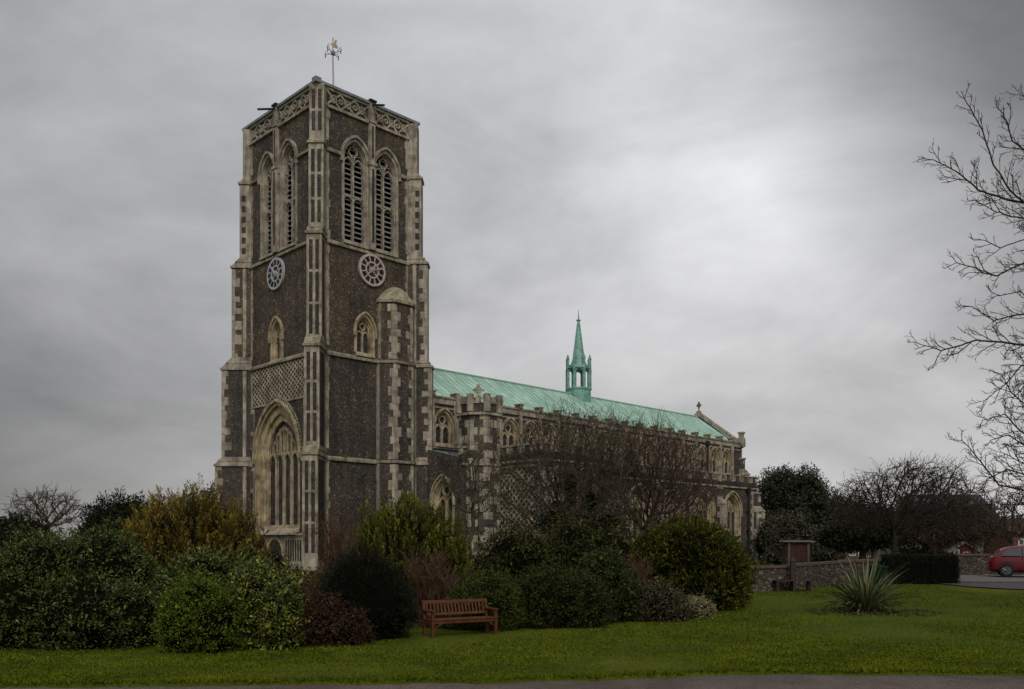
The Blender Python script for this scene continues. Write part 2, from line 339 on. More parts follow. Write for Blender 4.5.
c = rampn(T, a.outputs[0], [(.35,(.068,.050,.040)),(.6,(.105,.080,.066))])
c = mixc(T, 1.0, c, rampn(T, sc.outputs[0], [(0,(.55,.55,.55)),(.7,(1,1,1)),(1,(1.9,1.8,1.7))]), 'MULTIPLY')
ms = tnode(T, 'ShaderNodeTexNoise', v, Scale=1.6, Detail=7.0, Roughness=.7); c = mixc(T, rampn(T, ms.outputs[0], [(.58,(0,0,0)),(.70,(.8,.8,.8))]), c, (.035,.038,.018))
T.links.new(c, b.inputs['Base Color']); bump(T, b, g2.outputs[0], .4, .01); M['path'] = m
mb = MB(); px_ = list(np.linspace(-14, 16, 226)); px_ = [-60, -30] + px_ + [30, 60]
for k in range(len(px_)-1):
    a_, b_ = px_[k], px_[k+1]; mb.face([(a_, 6, -.66), (b_, 6, -.66), (b_, edge(b_)+.01, -.66), (a_, edge(a_)+.01, -.66)])
tag(mb.build('path', M['path'], fix=False), kind='structure')
M['asphalt'] = noisy('road_asphalt', (.045,.045,.048), (.07,.068,.07), 8, .85, .25, 8, .2)
M['paving'] = noisy('pale_paving', (.095,.085,.078), (.155,.138,.125), 5, .85, .25, 8, .2)
M['kerb'] = noisy('kerb_stone', (.20,.19,.18), (.30,.28,.26), 5)
def strip(name, lo, hi, m_, dz, xs):
    mb = MB()
    for k in range(len(xs)-1):
        p, q = xs[k], xs[k+1]; n = 8
        for j in range(n):
            ya, yb = lo(p)+(hi(p)-lo(p))*j/n, lo(p)+(hi(p)-lo(p))*(j+1)/n; yc, yd = lo(q)+(hi(q)-lo(q))*j/n, lo(q)+(hi(q)-lo(q))*(j+1)/n
            mb.face([(p, ya, gz(ya)+dz), (q, yc, gz(yc)+dz), (q, yd, gz(yd)+dz), (p, yb, gz(yb)+dz)])
    return tag(mb.build(name, m_, fix=False), kind='structure')
lo_ = lambda X: float(np.interp(X, [18.0, 18.6, 19.6, 22, 60], [37.4, 35.8, 34.9, 33.6, 30]))
hi_ = lambda X: float(np.interp(X, [18.0, 60], [37.9, 37.4]))
rx = [18.0, 18.3, 18.6, 19, 19.6, 20.5, 22, 26, 34, 60]
strip('road', lo_, hi_, M['asphalt'], .04, rx); strip('pavement', hi_, lambda X: 44.0, M['paving'], .06, rx)

# grass blades: the lawn's near turf
def set_tint(me, t):
    at = me.attributes.new('tint', 'FLOAT', 'FACE'); at.data.foreach_set('value', np.ascontiguousarray(t, dtype=np.float32))
def raw_mesh(name, V, F, mats, tint=None, mi=None, parent=None, smooth=False):
    V = np.asarray(V, np.float32); F = np.asarray(F, np.int32); k = F.shape[1]
    me = bpy.data.meshes.new(name); me.vertices.add(len(V)); me.vertices.foreach_set('co', V.ravel())
    me.loops.add(F.size); me.loops.foreach_set('vertex_index', F.ravel()); me.polygons.add(len(F))
    me.polygons.foreach_set('loop_start', np.arange(0, F.size, k, dtype=np.int32))
    me.polygons.foreach_set('loop_total', np.full(len(F), k, np.int32))
    for m_ in mats: me.materials.append(m_)
    if mi is not None: me.polygons.foreach_set('material_index', np.asarray(mi, np.int32))
    if smooth: me.polygons.foreach_set('use_smooth', np.ones(len(F), bool))
    me.update(calc_edges=True)
    if tint is not None: set_tint(me, tint)
    o = bpy.data.objects.new(name, me); COL.objects.link(o)
    if parent: o.parent = parent
    return o
M['blade'] = leafm('grass_blade', (.034,.050,.002), (.082,.104,.004), (.125,.138,.008), .8, .08)
def blades():
    P = []
    for (v0, v1, dens, h, hw) in ((0, .12, 2600, .075, 9), (.12, 1.2, 1500, .042, 9.5), (1.2, 3, 900, .040, 11), (3, 7, 420, .045, 13), (7, 13, 210, .05, 17), (13, 20, 90, .055, 21), (20, 27, 45, .06, 26)):
        n = int(dens*(v1-v0)*2*hw); X = rng.uniform(-hw, hw, n); vv = rng.uniform(v0, v1, n)
        for x, q in zip(X, vv):
            y = edge(x)+q
            if y > 33.3 and x > 17.5: continue
            P.append((x, y, h))
    P = np.array(P); n = len(P); z = np.array([gz(y) for y in P[:,1]])-.004
    big = np.array([noise.noise(Vector((p[0]*.5, p[1]*.5, 9)))+.7*noise.noise(Vector((p[0]*1.7, p[1]*1.7, 4))) for p in P])
    a = rng.uniform(0, 2*math.pi, n); h = P[:,2]*.72*rng.uniform(.5, 1.3, n)*(1+.4*big); wd = rng.uniform(.006, .013, n)*(1+P[:,1]*.05)
    s = np.stack([np.cos(a), np.sin(a), 0*a], 1)*wd[:,None]; B = np.stack([P[:,0], P[:,1], z], 1)
    tip = B + np.stack([rng.normal(0, .5, n)*h, rng.normal(0, .5, n)*h, h], 1)
    V = np.stack([B-s, B+s, tip], 1).reshape(-1, 3); F = np.arange(3*n).reshape(n, 3)
    t = np.clip(.42+.45*big+rng.normal(0, .13, n), 0, 1)
    tag(raw_mesh('grass', V, F, [M['blade']], t), 'short mown green grass blades covering the lawn between the path and the border', 'grass', kind='stuff')
blades()

# ------------------------------------------------------------ the church
TW, TD = 7.75, 8.95                  # tower: south face, west face
church = empty('church', (-12.07, 54.6, 0), math.atan2(.706, .708))
tag(church, 'flint and stone church with tall west tower, green copper roof and copper spirelet', 'church')
ZS = [7.0, 13.6, 20.6, 26.35, 30.2]
SPEC_S = {'low': (3.53, 1.25, 13.95, 15.35, 16.35), 'b1': (2.82, 1.72, 20.95, 26.25, 27.45), 'b2': (5.22, 1.70, 20.95, 26.25, 27.45)}
cw = 4.8
SPEC_W = {'low': (4.85, 1.25, 13.75, 15.3, 16.3), 'b1': (3.4, 1.75, 20.95, 26.25, 27.45), 'b2': (6.0, 1.6, 20.95, 26.25, 27.45), 'great': (4.85, 5.3, 2.55, 7.4, 10.75)}
# tower wall, flint
mb = MB(); T5 = lambda s_: [opening(*a) for a in s_]
wall_face(mb, lambda u, z: (u, 0, z), [(0,0),(TW,0),(TW,30.2),(0,30.2)], T5(SPEC_S.values()))
wall_face(mb, lambda u, z: (0, u, z), [(0,0),(TD,0),(TD,30.2),(0,30.2)], T5(SPEC_W.values()))
mb.face([(TW,0,0),(TW,TD,0),(TW,TD,30.2),(TW,0,30.2)]); mb.face([(0,TD,0),(0,TD,30.2),(TW,TD,30.2),(TW,TD,0)])
mb.build('tower_wall', M['flint'], church, fix=False)
# window builder (X right, Y inward, Z up)
def window(name, spec, loc, rz, depth, lights, transom=None, louvre=False, st='stone', inset=.22, hood=.2, parent=church, detail=True):
    cx, wd, z0, zs, za = spec
    o1 = opening(0, wd, z0, zs, za); mb = MB(); iw = wd-2*inset
    # stepped reveal: two orders
    o2 = scaled(0, wd, z0, zs, za, inset*.5); o3 = scaled(0, wd, z0, zs, za, inset)
    def ring(A, ya, B, yb):
        n = len(A)
        for k in range(n):
            j = (k+1) % n; mb.face([(A[k][0],ya,A[k][1]),(A[j][0],ya,A[j][1]),(B[j][0],yb,B[j][1]),(B[k][0],yb,B[k][1])])
    ring(o1, -.01, o1, depth*.3); ring(o1, depth*.3, o2, depth*.34); ring(o2, depth*.34, o2, depth*.65); ring(o2, depth*.65, o3, depth*.7); ring(o3, depth*.7, o3, depth+.12)
    # flat band round the opening and hood mould
    a0 = [(-wd/2-.09, z0)] + arch(0, wd+.18, zs, za+.12) + [(wd/2+.09, z0)]
    mb.bar(a0, .2, -.03, .02)
    hm = arch(0, wd+.18+hood*1.6, zs, za+.12+hood)
    mb.bar([(hm[0][0], zs-.35)] + hm + [(hm[-1][0], zs-.35)], hood*.75, -.17, -.02)
    mb.hexa([(-wd/2-.1,-.18,z0-.22),(wd/2+.1,-.18,z0-.22),(wd/2+.1,.02,z0-.22),(-wd/2-.1,.02,z0-.22)], [(-wd/2-.1,-.14,z0-.06),(wd/2+.1,-.14,z0-.06),(wd/2+.1,.02,z0+.06),(-wd/2-.1,.02,z0+.06)])
    W_ = mb.build(name, M[st], parent, loc, rz)
    zb = z0+inset*.4; zt = za-inset*1.25; tb = MB(); mw = max(.09, min(.26, iw/lights*.27)); y0, y1 = depth-.12, depth+.08
    if louvre: mw = .13
    lw = iw/lights; zh = zs-.15 if lights > 1 else zs
    for k in range(1, lights): 
        x = -iw/2+lw*k; tb.bar([(x, zb), (x, zh+(.25 if lights > 1 else 0))], mw, y0, y1)
    if detail:
        for k in range(lights):
            x = -iw/2+lw*(k+.5); tb.bar(arch(x, lw, zh-lw*.35, zh+lw*.45, 5), mw*.7, y0, y1)
            if transom: tb.bar(arch(x, lw, transom-lw*.6, transom-.05, 4), mw*.6, y0, y1)
        if transom: tb.bar([(-iw/2, transom), (iw/2, transom)], mw, y0, y1)
        if lights == 2:
            tb.bar(circ(0, zh+lw*.45+(zt-zh)*.33, lw*.42), mw*.6, y0, y1, closed=True)
            tb.bar([(0, zh+.2), (-lw*.45, zh+lw*.95)], mw*.55, y0, y1); tb.bar([(0, zh+.2), (lw*.45, zh+lw*.95)], mw*.55, y0, y1)
            tb.bar([(0, zh+lw*.45+(zt-zh)*.33+lw*.4), (0, zt)], mw*.5, y0, y1)
        else:
            for k in range(lights*2):   # upper panel lights
                x = -iw/2+lw*.5*(k+.5); lim = zh+(zt-zh)*(1-(abs(x)/(iw/2))**1.8)*.82
                if lim > zh+lw*.9: tb.bar(arch(x, lw*.5, max(zh+lw*.5, lim-lw*.5), lim, 4), mw*.5, y0, y1)
            for k in range(1, lights*2):
                x = -iw/2+lw*.5*k; lim = zh+(zt-zh)*(1-(abs(x)/(iw/2))**1.8)*.86
                if lim > zh+lw*.6: tb.bar([(x, zh+lw*.3), (x, lim)], mw*.6, y0, y1)
    tb.build('tracery', M[st], W_)
    gl = MB(); oo = [(x, z) for x, z in o3]
    if louvre:
        lv = MB(); z = zb+.1
        while z < zt-.3:
            half = iw/2
            if z > zs:
                for p, q in zip(o3[1:len(o3)//2], o3[2:len(o3)//2+1]):
                    if p[1] <= z <= q[1]: half = abs(p[0]+(q[0]-p[0])*(z-p[1])/(q[1]-p[1]+1e-6))
            if half > .12: lv.hexa([(-half,depth+.02,z),(half,depth+.02,z),(half,depth+.36,z+.22),(-half,depth+.36,z+.22)], [(-half,depth+.02,z+.055),(half,depth+.02,z+.055),(half,depth+.36,z+.275),(-half,depth+.36,z+.275)])
            z += .33
        lv.build('louvres', M['louvre'], W_)
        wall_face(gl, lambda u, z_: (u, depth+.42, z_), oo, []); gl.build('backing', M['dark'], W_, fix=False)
    else:
        wall_face(gl, lambda u, z_: (u, depth, z_), oo, []); gl.build('glass', M['glass'], W_, fix=False)
    return W_
RS, RW = 0.0, -math.pi/2
for k in ('b1', 'b2'):
    s_ = SPEC_S[k]; window('belfry_window', s_, (s_[0], 0, 0), RS, .36, 2, 24.0, True, inset=.08)
    s_ = SPEC_W[k]; window('belfry_window', s_, (0, s_[0], 0), RW, .36, 2, 24.0, True, inset=.08)
s_ = SPEC_S['low']; window('ringing_chamber_window', s_, (s_[0], 0, 0), RS, .35, 2, None, st='stone_warm', inset=.14, hood=.14)
s_ = SPEC_W['low']; window('ringing_chamber_window', s_, (0, s_[0], 0), RW, .35, 2, None, st='stone_warm', inset=.14, hood=.14)
s_ = SPEC_W['great']; gw = window('great_west_window', s_, (0, s_[0], 0), RW, .6, 4, None, st='stone_warm', inset=.78, hood=.22)
# flushwork arch band and sloping sill of the great window
mb = MB(); mb.bar([(-3.02, 6.9)] + arch(0, 6.05, 7.4, 11.2, 12) + [(3.02, 6.9)], .42, -.06, -.034, 0); mb.build('arch_band', M['stone_green'], gw)
mb = MB(); hm = arch(0, 6.05, 7.4, 11.2, 22)
for k in range(1, len(hm)-1):
    p = Vector(hm[k]); d = (Vector(hm[k+1])-Vector(hm[k-1])).normalized(); n_ = Vector((-d.y, d.x)); mb.bar([tuple(p-n_*.13), tuple(p+n_*.13)], .09, -.068, -.05)
mb.build('arch_flushwork', M['flint_dark'], gw)
mb = MB(); mb.hexa([(-2.7,-.45,2.2),(2.7,-.45,2.2),(2.7,.0,2.2),(-2.7,.0,2.2)], [(-2.7,-.42,2.32),(2.7,-.42,2.32),(2.0,.85,3.0),(-2.0,.85,3.0)]); mb.build('sill', M['stone'], gw)
# strips, pilasters, strings, friezes
def strips(name, items, m_='stone', rz=0, base=.0):
    mb = MB()
    for (u0, u1, z0, z1, pr) in items: mb.box(u0, u1, -pr, .02, z0, z1)
    return mb.build(name, M[m_], church, (0,0,0), rz)
S_, W_f = (0, 0, 0), RW
def face_obj(mb, name, m_, side):         # side 'S': origin SW corner, u=t ; 'W': u runs north->south, from u=-n
    return mb.build(name, m_, church, (0,0,0), 0 if side == 'S' else RW)
for side, Ln, cs in (('S', TW, (2.82, 5.22, 4.02)), ('W', TD, (3.4, 6.0, 4.75))):
    sg = (lambda u: u) if side == 'S' else (lambda u: -u)
    def bx(mb, u0, u1, y0, y1, z0, z1, m=0):
        a_, b_ = sorted((sg(u0), sg(u1))); mb.box(a_, b_, y0, y1, z0, z1, m)
    mb = MB()      # quoin strips beside the diagonal buttresses
    for lo, hi in ((.60, .80), (Ln-.86, Ln-.66)):
        z = 0.3; k = 0
        while z < 29.0:
            h = .42+.1*random.random(); e_ = .0 if k % 2 else random.uniform(.0, .12)
            zz1 = min(z+h, 29.0)
            if not any(abs(z-q) < .15 for q in ZS): bx(mb, lo-e_*(lo > Ln/2), hi+e_*(lo < Ln/2), -.035, .02, z, zz1-.012)
            z = zz1+.0; k += 1
            if z >= 28.9: break
    face_obj(mb, 'quoins', M['stone'], side)
    c0 = cs[2]; mb = MB(); bx(mb, c0-.23, c0+.23, -.28, .02, 20.75, 26.3); bx(mb, c0-.2, c0+.2, -.24, .02, 26.3, 30.22); bx(mb, c0-.3, c0+.3, -.34, .02, 26.2, 26.42)
    bx(mb, c0-.27, c0+.27, -.31, .02, 29.0, 29.1)
    face_obj(mb, 'pilaster', M['stone'], side)
    mb = MB(); bx(mb, c0-.09, c0+.09, -.285, -.28, 21.2, 26.0); bx(mb, c0-.07, c0+.07, -.245, -.24, 26.7, 28.8); face_obj(mb, 'pilaster_flushwork', M['flint_dark'], side)
    for i, zc in enumerate(ZS[:4]):      # string courses, interrupted by the belfry windows at the springing level
        spans = [(.5, Ln-.5)]
        if i == 3: ww = sorted([(cs[0]-1.15, cs[0]+1.15), (cs[1]-1.1, cs[1]+1.1)]); spans = [(.5, ww[0][0]), (ww[1][1], Ln-.5)]
        if i == 0 and side == 'W': spans = [(.5, 1.75), (7.95, Ln-.5)]
        for p, q in spans:
            mb = MB(); a_, b_ = sorted((sg(p), sg(q)))
            mb.hexa([(a_,-.14,zc-.14),(b_,-.14,zc-.14),(b_,.02,zc-.14),(a_,.02,zc-.14)], [(a_,-.14,zc+.0),(b_,-.14,zc+.0),(b_,.02,zc+.16),(a_,.02,zc+.16)])
            face_obj(mb, 'string_course', M['stone_green'], side)
    # parapet frieze: stone frame with crosses and rings over flint
    mb = MB(); z0, z1 = 29.02, 30.12
    mb2 = [(0.6, c0-.22), (c0+.22, Ln-.6)]
    for p, q in mb2:
        a_, b_ = sorted((sg(p), sg(q)))
        mb.bar([(a_, z0), (b_, z0)], .16, -.14, .02); mb.bar([(a_, z1), (b_, z1)], .14, -.10, .02)
        n = max(3, round((b_-a_)/1.0)); cwid = (b_-a_)/n
        for k in range(n):
            x0 = a_+k*cwid; x1 = x0+cwid
            mb.bar([(x0, z0+.07), (x1, z1-.07)], .115, -.07, .0); mb.bar([(x0, z1-.07), (x1, z0+.07)], .115, -.06, .0)
            mb.bar(circ((x0+x1)/2, (z0+z1)/2, .22, 8), .07, -.085, .0, closed=True)
            if k: mb.bar(circ(x0, (z0+z1)/2, .13, 8), .08, -.085, .0, closed=True)
    face_obj(mb, 'parapet_frieze', M['stone'], side)
# trellis flushwork band, small niches and panels flanking the west window
mb = MB(); mb.box(-8.35, -.75, -.02, .01, 10.95, 13.42); mb.build('flushwork_band', M['lattice'], church, (0,0,0), RW)
bo = church.children[-1] if church.children else None
mb = MB(); mb.box(-8.37, -.73, -.06, .01, 10.85, 10.95); mb.build('band_moulding', M['stone'], church, (0,0,0), RW)
for c0 in (1.28, 8.15):
    mb = MB(); mb.box(-c0-.34, -c0+.34, -.04, .01, 2.6, 6.84); mb.box(-c0-.32, -c0+.32, -.04, .01, 7.2, 10.8); mb.build('side_panel', M['stone'], church, (0,0,0), RW)
    mb = MB()
    for dx in (-.18, 0, .18):
        for za_, zb_ in ((5.4, 6.6), (8.2, 9.0), (9.3, 10.5)): mb.box(-c0+dx-.06, -c0+dx+.06, -.046, -.04, za_, zb_)
    mb.box(-c0-.15, -c0+.15, -.047, -.04, 3.4, 5.1); mb.box(-c0-.15, -c0+.15, -.047, -.04, 7.35, 8.05)
    mb.build('panel_flushwork', M['flint_dark'], church, (0,0,0), RW)
mb = MB(); mb.box(-8.4, -.7, -.10, .01, 0, 2.15); mb.hexa([(-8.4,-.2,2.15),(-.7,-.2,2.15),(-.7,.01,2.15),(-8.4,.01,2.15)], [(-8.4,-.2,2.2),(-.7,-.2,2.2),(-.7,.01,2.3),(-8.4,.01,2.3)])
mb.build('base_course', M['stone'], church, (0,0,0), RW)
mb = MB()
for k in range(26):
    u = .95+k*.285
    if abs(u-4.85) > 1.25: mb.box(-u-.08, -u+.08, -.108, -.1, .5, 1.85)
mb.build('base_flushwork', M['flint_dark'], church, (0,0,0), RW)
mb = MB(); mb.bar([(-1.0, 0), *arch(0, 2.0, 1.0, 2.0), (1.0, 0)], .2, -.2, -.1); dr = mb.build('west_door', M['stone_warm'], church, (0, 4.85, 0), RW)
mb = MB(); wall_face(mb, lambda u, z: (u, -.11, z), opening(0, 1.8, 0, 1.0, 1.88), []); mb.build('door_leaf', noisy('old_oak', (.03,.022,.015), (.07,.05,.035), 8), dr, fix=False)
# diagonal buttresses
def buttress(loc, rz, stages, wd, style, parent=church, inner=.6, name='buttress', band=.09):
    mb = MB(); hw = wd/2; q = MB(); p_ = MB(); sc_ = MB()
    for i, (z0, z1, pr) in enumerate(stages):
        nxt = stages[i+1][2] if i+1 < len(stages) else 0; so_ = min(.75, max(.25, (pr-nxt)*1.1)); w0 = hw
        zt = z1-.07
        top5 = len(stages) == 5 and i >= 3
        if top5 and i == 4: zt = z1-.12
        mb.box(-w0, w0, -pr, inner, z0+(.0 if i == 0 else .09), zt, 1 if (style == 'panel' or top5) else 0)
        if top5 and i == 3 and style == 'quoin':
            zq = z0+.9
            while zq < zt-.5:
                for sx in (-1, 1): p_.box(sx*(w0+.003)-.004, sx*(w0+.003)+.004, -pr+.14, -pr+.42, zq, zq+.42)
                zq += .72
        # weathered set-off on top
        if i+1 < len(stages) and pr > nxt:
            sc_.hexa([(-w0-.02,-pr-.02,z1+.09),(w0+.02,-pr-.02,z1+.09),(w0+.02,inner-.01,z1+.09),(-w0-.02,inner-.01,z1+.09)],
                     [(-w0-.02,-nxt+.01,z1+.09+so_),(w0+.02,-nxt+.01,z1+.09+so_),(w0+.02,inner-.01,z1+.09+so_),(-w0-.02,inner-.01,z1+.09+so_)])
        if i+1 < len(stages) and so_ > .3: sc_.box(-w0-.05, w0+.05, -nxt-(pr-nxt)*.45-.05, inner-.015, z1+.09+so_*.42, z1+.09+so_*.42+.1)
        if not (top5 and i == 4): sc_.box(-w0-band, w0+band, -pr-band, inner-.02, zt+.02, z1+.09)
        if style == 'quoin' and not top5:
            z = z0+.1; k = i
            while z < zt-.1:
                h = min(random.uniform(.34, .66), zt-z); ln = (.52 if k % 2 else .25)*random.uniform(.7, 1.35)
                if pr > .5 or k % 2 == 0 or ln < .3: q.box(-w0-.012, w0+.012, -pr-.012, -pr+min(ln, pr+.3), z, z+h-.012)
                z += h; k += 1
            if pr > .6: q.box(-w0-.010, w0+.010, -.10, .14, z0+.1, zt-.001)
        else:
            H = z1-z0; rows = 2 if H < 5 else 3
            zz0 = z0+.75 if i else 1.0; span = (zt-.25-zz0)
            for r in range(rows):
                za = zz0+span*r/rows+.06; zb = zz0+span*(r+1)/rows-.1
                for sx in (-1, 1):
                    x0 = sx*w0*.42; p_.prism([(x0-w0*.24, -pr-.006), (x0+w0*.24, -pr-.006), (x0+w0*.24, -pr+.01), (x0-w0*.24, -pr+.01)], za, zb)
            # sides: flint panel with stone edges
            if pr > .5:
                for sx in (-1, 1): p_.box(sx*(w0+.003)-.004, sx*(w0+.003)+.004, -pr+.22, -.1, z0+.6, zt-.2)
    o = mb.build(name, [M['flint'], M['stone']], parent, loc, rz)
    if q.f: q.build('quoins', M['stone'], o)
    if p_.f: p_.build('flushwork_panel', M['flint_dark'], o)
    sc_.build('weathering', M['stone_green'] if style == 'panel' else M['stone'], o)
    return o
def stg(pr): 
    zs_ = [0]+ZS; return [(zs_[i], zs_[i+1], pr[i]) for i in range(5)]
buttress((0, 0, 0), R(-45), stg([2.05, 1.6, .95, .42, .22]), .92, 'panel')
buttress((TW, 0, 0), R(45), stg([1.5, 1.15, .85, .45, .18]), 1.0, 'quoin')
buttress((0, TD, 0), R(-135), stg([2.0, 1.55, .85, .32, .1]), 1.0, 'quoin')
buttress((TW, TD, 0), R(135), stg([1.5, 1.15, .85, .45, .18]), 1.0, 'quoin')
# tower roof, spouts, vane
mb = MB(); o_ = .22
mb.box(-o_, TW+o_, -o_, TD+o_, 30.2, 30.36)
mb.hexa([(-o_+.1,-o_+.1,30.36),(TW+o_-.1,-o_+.1,30.36),(TW+o_-.1,TD+o_-.1,30.36),(-o_+.1,TD+o_-.1,30.36)], [(TW/2-.1,TD/2-.1,31.1),(TW/2+.1,TD/2-.1,31.1),(TW/2+.1,TD/2+.1,31.1),(TW/2-.1,TD/2+.1,31.1)])
mb.build('tower_roof', M['lead'], church)
mb = MB(); mb.box(-.38, .05, -.38, .05, 30.1, 30.40); mb.hexa([(-.38,-.38,30.40),(.05,-.38,30.40),(.05,.05,30.40),(-.38,.05,30.40)], [(-.2,-.2,30.52),(-.14,-.2,30.52),(-.14,-.14,30.52),(-.2,-.14,30.52)]); mb.build('corner_cap', M['lead'], church)
for loc, rz in (((4.02, -.2, 30.15), 0), ((-.2, 4.75, 30.15), RW)):
    mb = MB(); mb.tube([(0, .2, .12), (0, -1.25, -.42)], .07, 8); mb.box(-.26, .26, -.14, .3, .22, .34); mb.build('waterspout', M['iron'], church, loc, rz)
mb = MB(); mb.tube([(0,0,-.6), (.02,0,2.0), (-.03,0,3.8), (0,0,4.9)], [.075,.06,.05,.04], 8); vn = mb.build('weather_vane', M['pole'], church, (TW/2+.15, TD/2-.1, 31.55))
mb = MB(); mb.tube([(0,0,3.62), (0,0,3.74), (0,0,3.9), (0,0,4.02)], [.05,.16,.16,.05], 10)
for k in range(4):
    a_ = R(45*k*2+22); dx, dy = math.cos(a_), math.sin(a_); mb.tube([(0,0,3.82), (dx*.62, dy*.62, 3.82)], .022, 5)
    for s2 in (0, 1): mb.tube([(dx*.62, dy*.62, 3.64), (dx*.66, dy*.66, 3.98)], .035, 5); mb.tube([(dx*.3, dy*.3, 3.82), (dx*.62, dy*.62, 4.1)], .02, 5)
mb.build('compass_arms', M['lead'], vn)
mb = MB(); mb.tube([(-.35,0,4.35),(.4,0,4.35)], .022, 5); mb.prism([(-.1,-.015),(-.1,.015),(.35,.015),(.35,-.015)], 4.25, 4.5); mb.hexa([(.05,-.015,4.5),(.25,-.015,4.5),(.25,.015,4.5),(.05,.015,4.5)], [(.2,-.01,4.85),(.3,-.01,4.85),(.3,.01,4.85),(.2,.01,4.85)]); mb.build('vane_bird', M['gilt'], vn)
# clocks
def clock(loc, rz, m_, hr, mn, lab):
    mb = MB(); R0 = 1.05; n = 40
    mb.bar(circ(0, 0, .97, n), .15, -.16, -.02, closed=True); mb.bar(circ(0, 0, .50, 28), .09, -.15, -.02, closed=True); mb.bar(circ(0, 0, .14, 12), .1, -.15, -.02, closed=True)
    for k in range(12):
        a_ = R(30*k+15); mb.bar([(math.sin(a_)*.52, math.cos(a_)*.52), (math.sin(a_)*.92, math.cos(a_)*.92)], .075, -.14, -.02)
    for k in range(4):
        a_ = R(90*k+45); mb.bar([(math.sin(a_)*.15, math.cos(a_)*.15), (math.sin(a_)*.48, math.cos(a_)*.48)], .05, -.13, -.02)
    o = mb.build('clock_dial', m_, church, loc, rz); o['label'] = lab
    nb = MB(); rom = ['XII','I','II','III','IV','V','VI','VII','VIII','IX','X','XI']
    for k, s2 in enumerate(rom):
        a_ = R(30*k); er = Vector((math.sin(a_), math.cos(a_))); et = Vector((math.cos(a_), -math.sin(a_)))
        wds = {'I': .055, 'V': .12, 'X': .12}; tot = sum(wds[c_] for c_ in s2); sc2 = min(1., .27/tot); x = -tot*sc2/2
        for c_ in s2:
            wv = wds[c_]*sc2; x0, x1 = x+.1*wv, x+.9*wv; lo, hi = .58, .88
            def P(u, r): return tuple(er*r+et*u)
            if c_ == 'I': nb.bar([P((x0+x1)/2, lo), P((x0+x1)/2, hi)], .032, -.175, -.135)
            if c_ == 'V': nb.bar([P(x0, hi), P((x0+x1)/2, lo), P(x1, hi)], .03, -.175, -.135)
            if c_ == 'X': nb.bar([P(x0, hi), P(x1, lo)], .03, -.175, -.135); nb.bar([P(x1, hi), P(x0, lo)], .03, -.178, -.135)
            x += wv
    nb.build('numerals', M['clock_black'], o)
    bk = MB(); bk.v = []; bk.hexa([(x, -.02, z) for x, z in circ(0, 0, .95, 32)], [(x, -.005, z) for x, z in circ(0, 0, .95, 32)]); bk.build('dial_back', noisy('dial_back_brown', (.05,.038,.033), (.11,.085,.07), 3), o)
    for nm, ang, ln, wd in (('hour_hand', hr, .5, .085), ('minute_hand', mn, .82, .055)):
        hb = MB(); a_ = R(ang); d = Vector((math.sin(a_), math.cos(a_))); hb.bar([tuple(-d*.15), tuple(d*ln*.55), tuple(d*ln)], wd, -.225 if nm[0] == 'h' else -.25, -.2 if nm[0] == 'h' else -.23); hb.build(nm, m_, o)
clock((4.06, 0, 19.46), RS, M['clock_pink'], 25, 70, 'pinkish clock dial on the south face of the tower')
clock((0, 4.85, 19.4), RW, M['clock_white'], 335, 320, 'pale grey clock dial on the west face of the tower')
# stair turret on the south face
def turret_poly(g): return [(4.6-g, .1), (4.6-g, -.2), (5.28, -.91-g), (6.75, -.91-g), (7.2+g*.7, -.5-g*.3), (7.2+g*.7, .1)]
mb = MB(); mb.prism(turret_poly(.1), 0, 13.5); mb.prism(turret_poly(0), 13.5, 17.55); tt = mb.build('stair_turret', M['flint'], church)
mb = MB()
for g, za, zb in ((.1, .2, 6.9), (.1, 7.15, 13.45), (0, 13.75, 17.4)):
    pp = turret_poly(g); z = za; k = 0
    while z < zb-.1:
        h = min(random.uniform(.4, .66), zb-z)
        for j in (2, 3, 4):
            a0 = Vector(pp[j-1]); c0 = Vector(pp[j]); b0 = Vector(pp[j+1]); e1 = (a0-c0).normalized(); e2 = (b0-c0).normalized()
            l1, l2 = ((.42, .2), (.2, .42))[(k+j) % 2]; l1 *= random.uniform(.75, 1.3); l2 *= random.uniform(.75, 1.3); l1 = min(l1, (a0-c0).length*.6); l2 = min(l2, (b0-c0).length*.6)
            out = -(e1+e2).normalized()*.02
            mb.prism([tuple(c0+e1*l1+out), tuple(c0+out), tuple(c0+e2*l2+out), tuple(c0+e2*l2-out*3), tuple(c0-out*4), tuple(c0+e1*l1-out*3)], z, z+h-.012)
        z += h; k += 1
    mb.box(4.6-g-.03, 4.6-g+.16, -.24, .05, za, zb)
mb.build('quoins', M['stone'], tt)
mb = MB()
for zc, g in ((7.0, .22), (13.55, .22), (17.55, .14)): mb.prism(turret_poly(g), zc-.09, zc+.09)
mb.build('string_course', M['stone_green'], tt)
mb = MB(); ctr = Vector((6.0, -.1)); prev = None
for fz, fr_ in ((17.64, 1.1), (17.95, .9), (18.3, .66), (18.6, .38), (18.72, .12)):
    ring_ = [tuple(ctr+(Vector(p)-ctr)*fr_) + (fz,) for p in turret_poly(0)]
    if prev: mb.hexa(prev, ring_)
    prev = ring_
mb.build('turret_cap', M['stone_green'], tt)
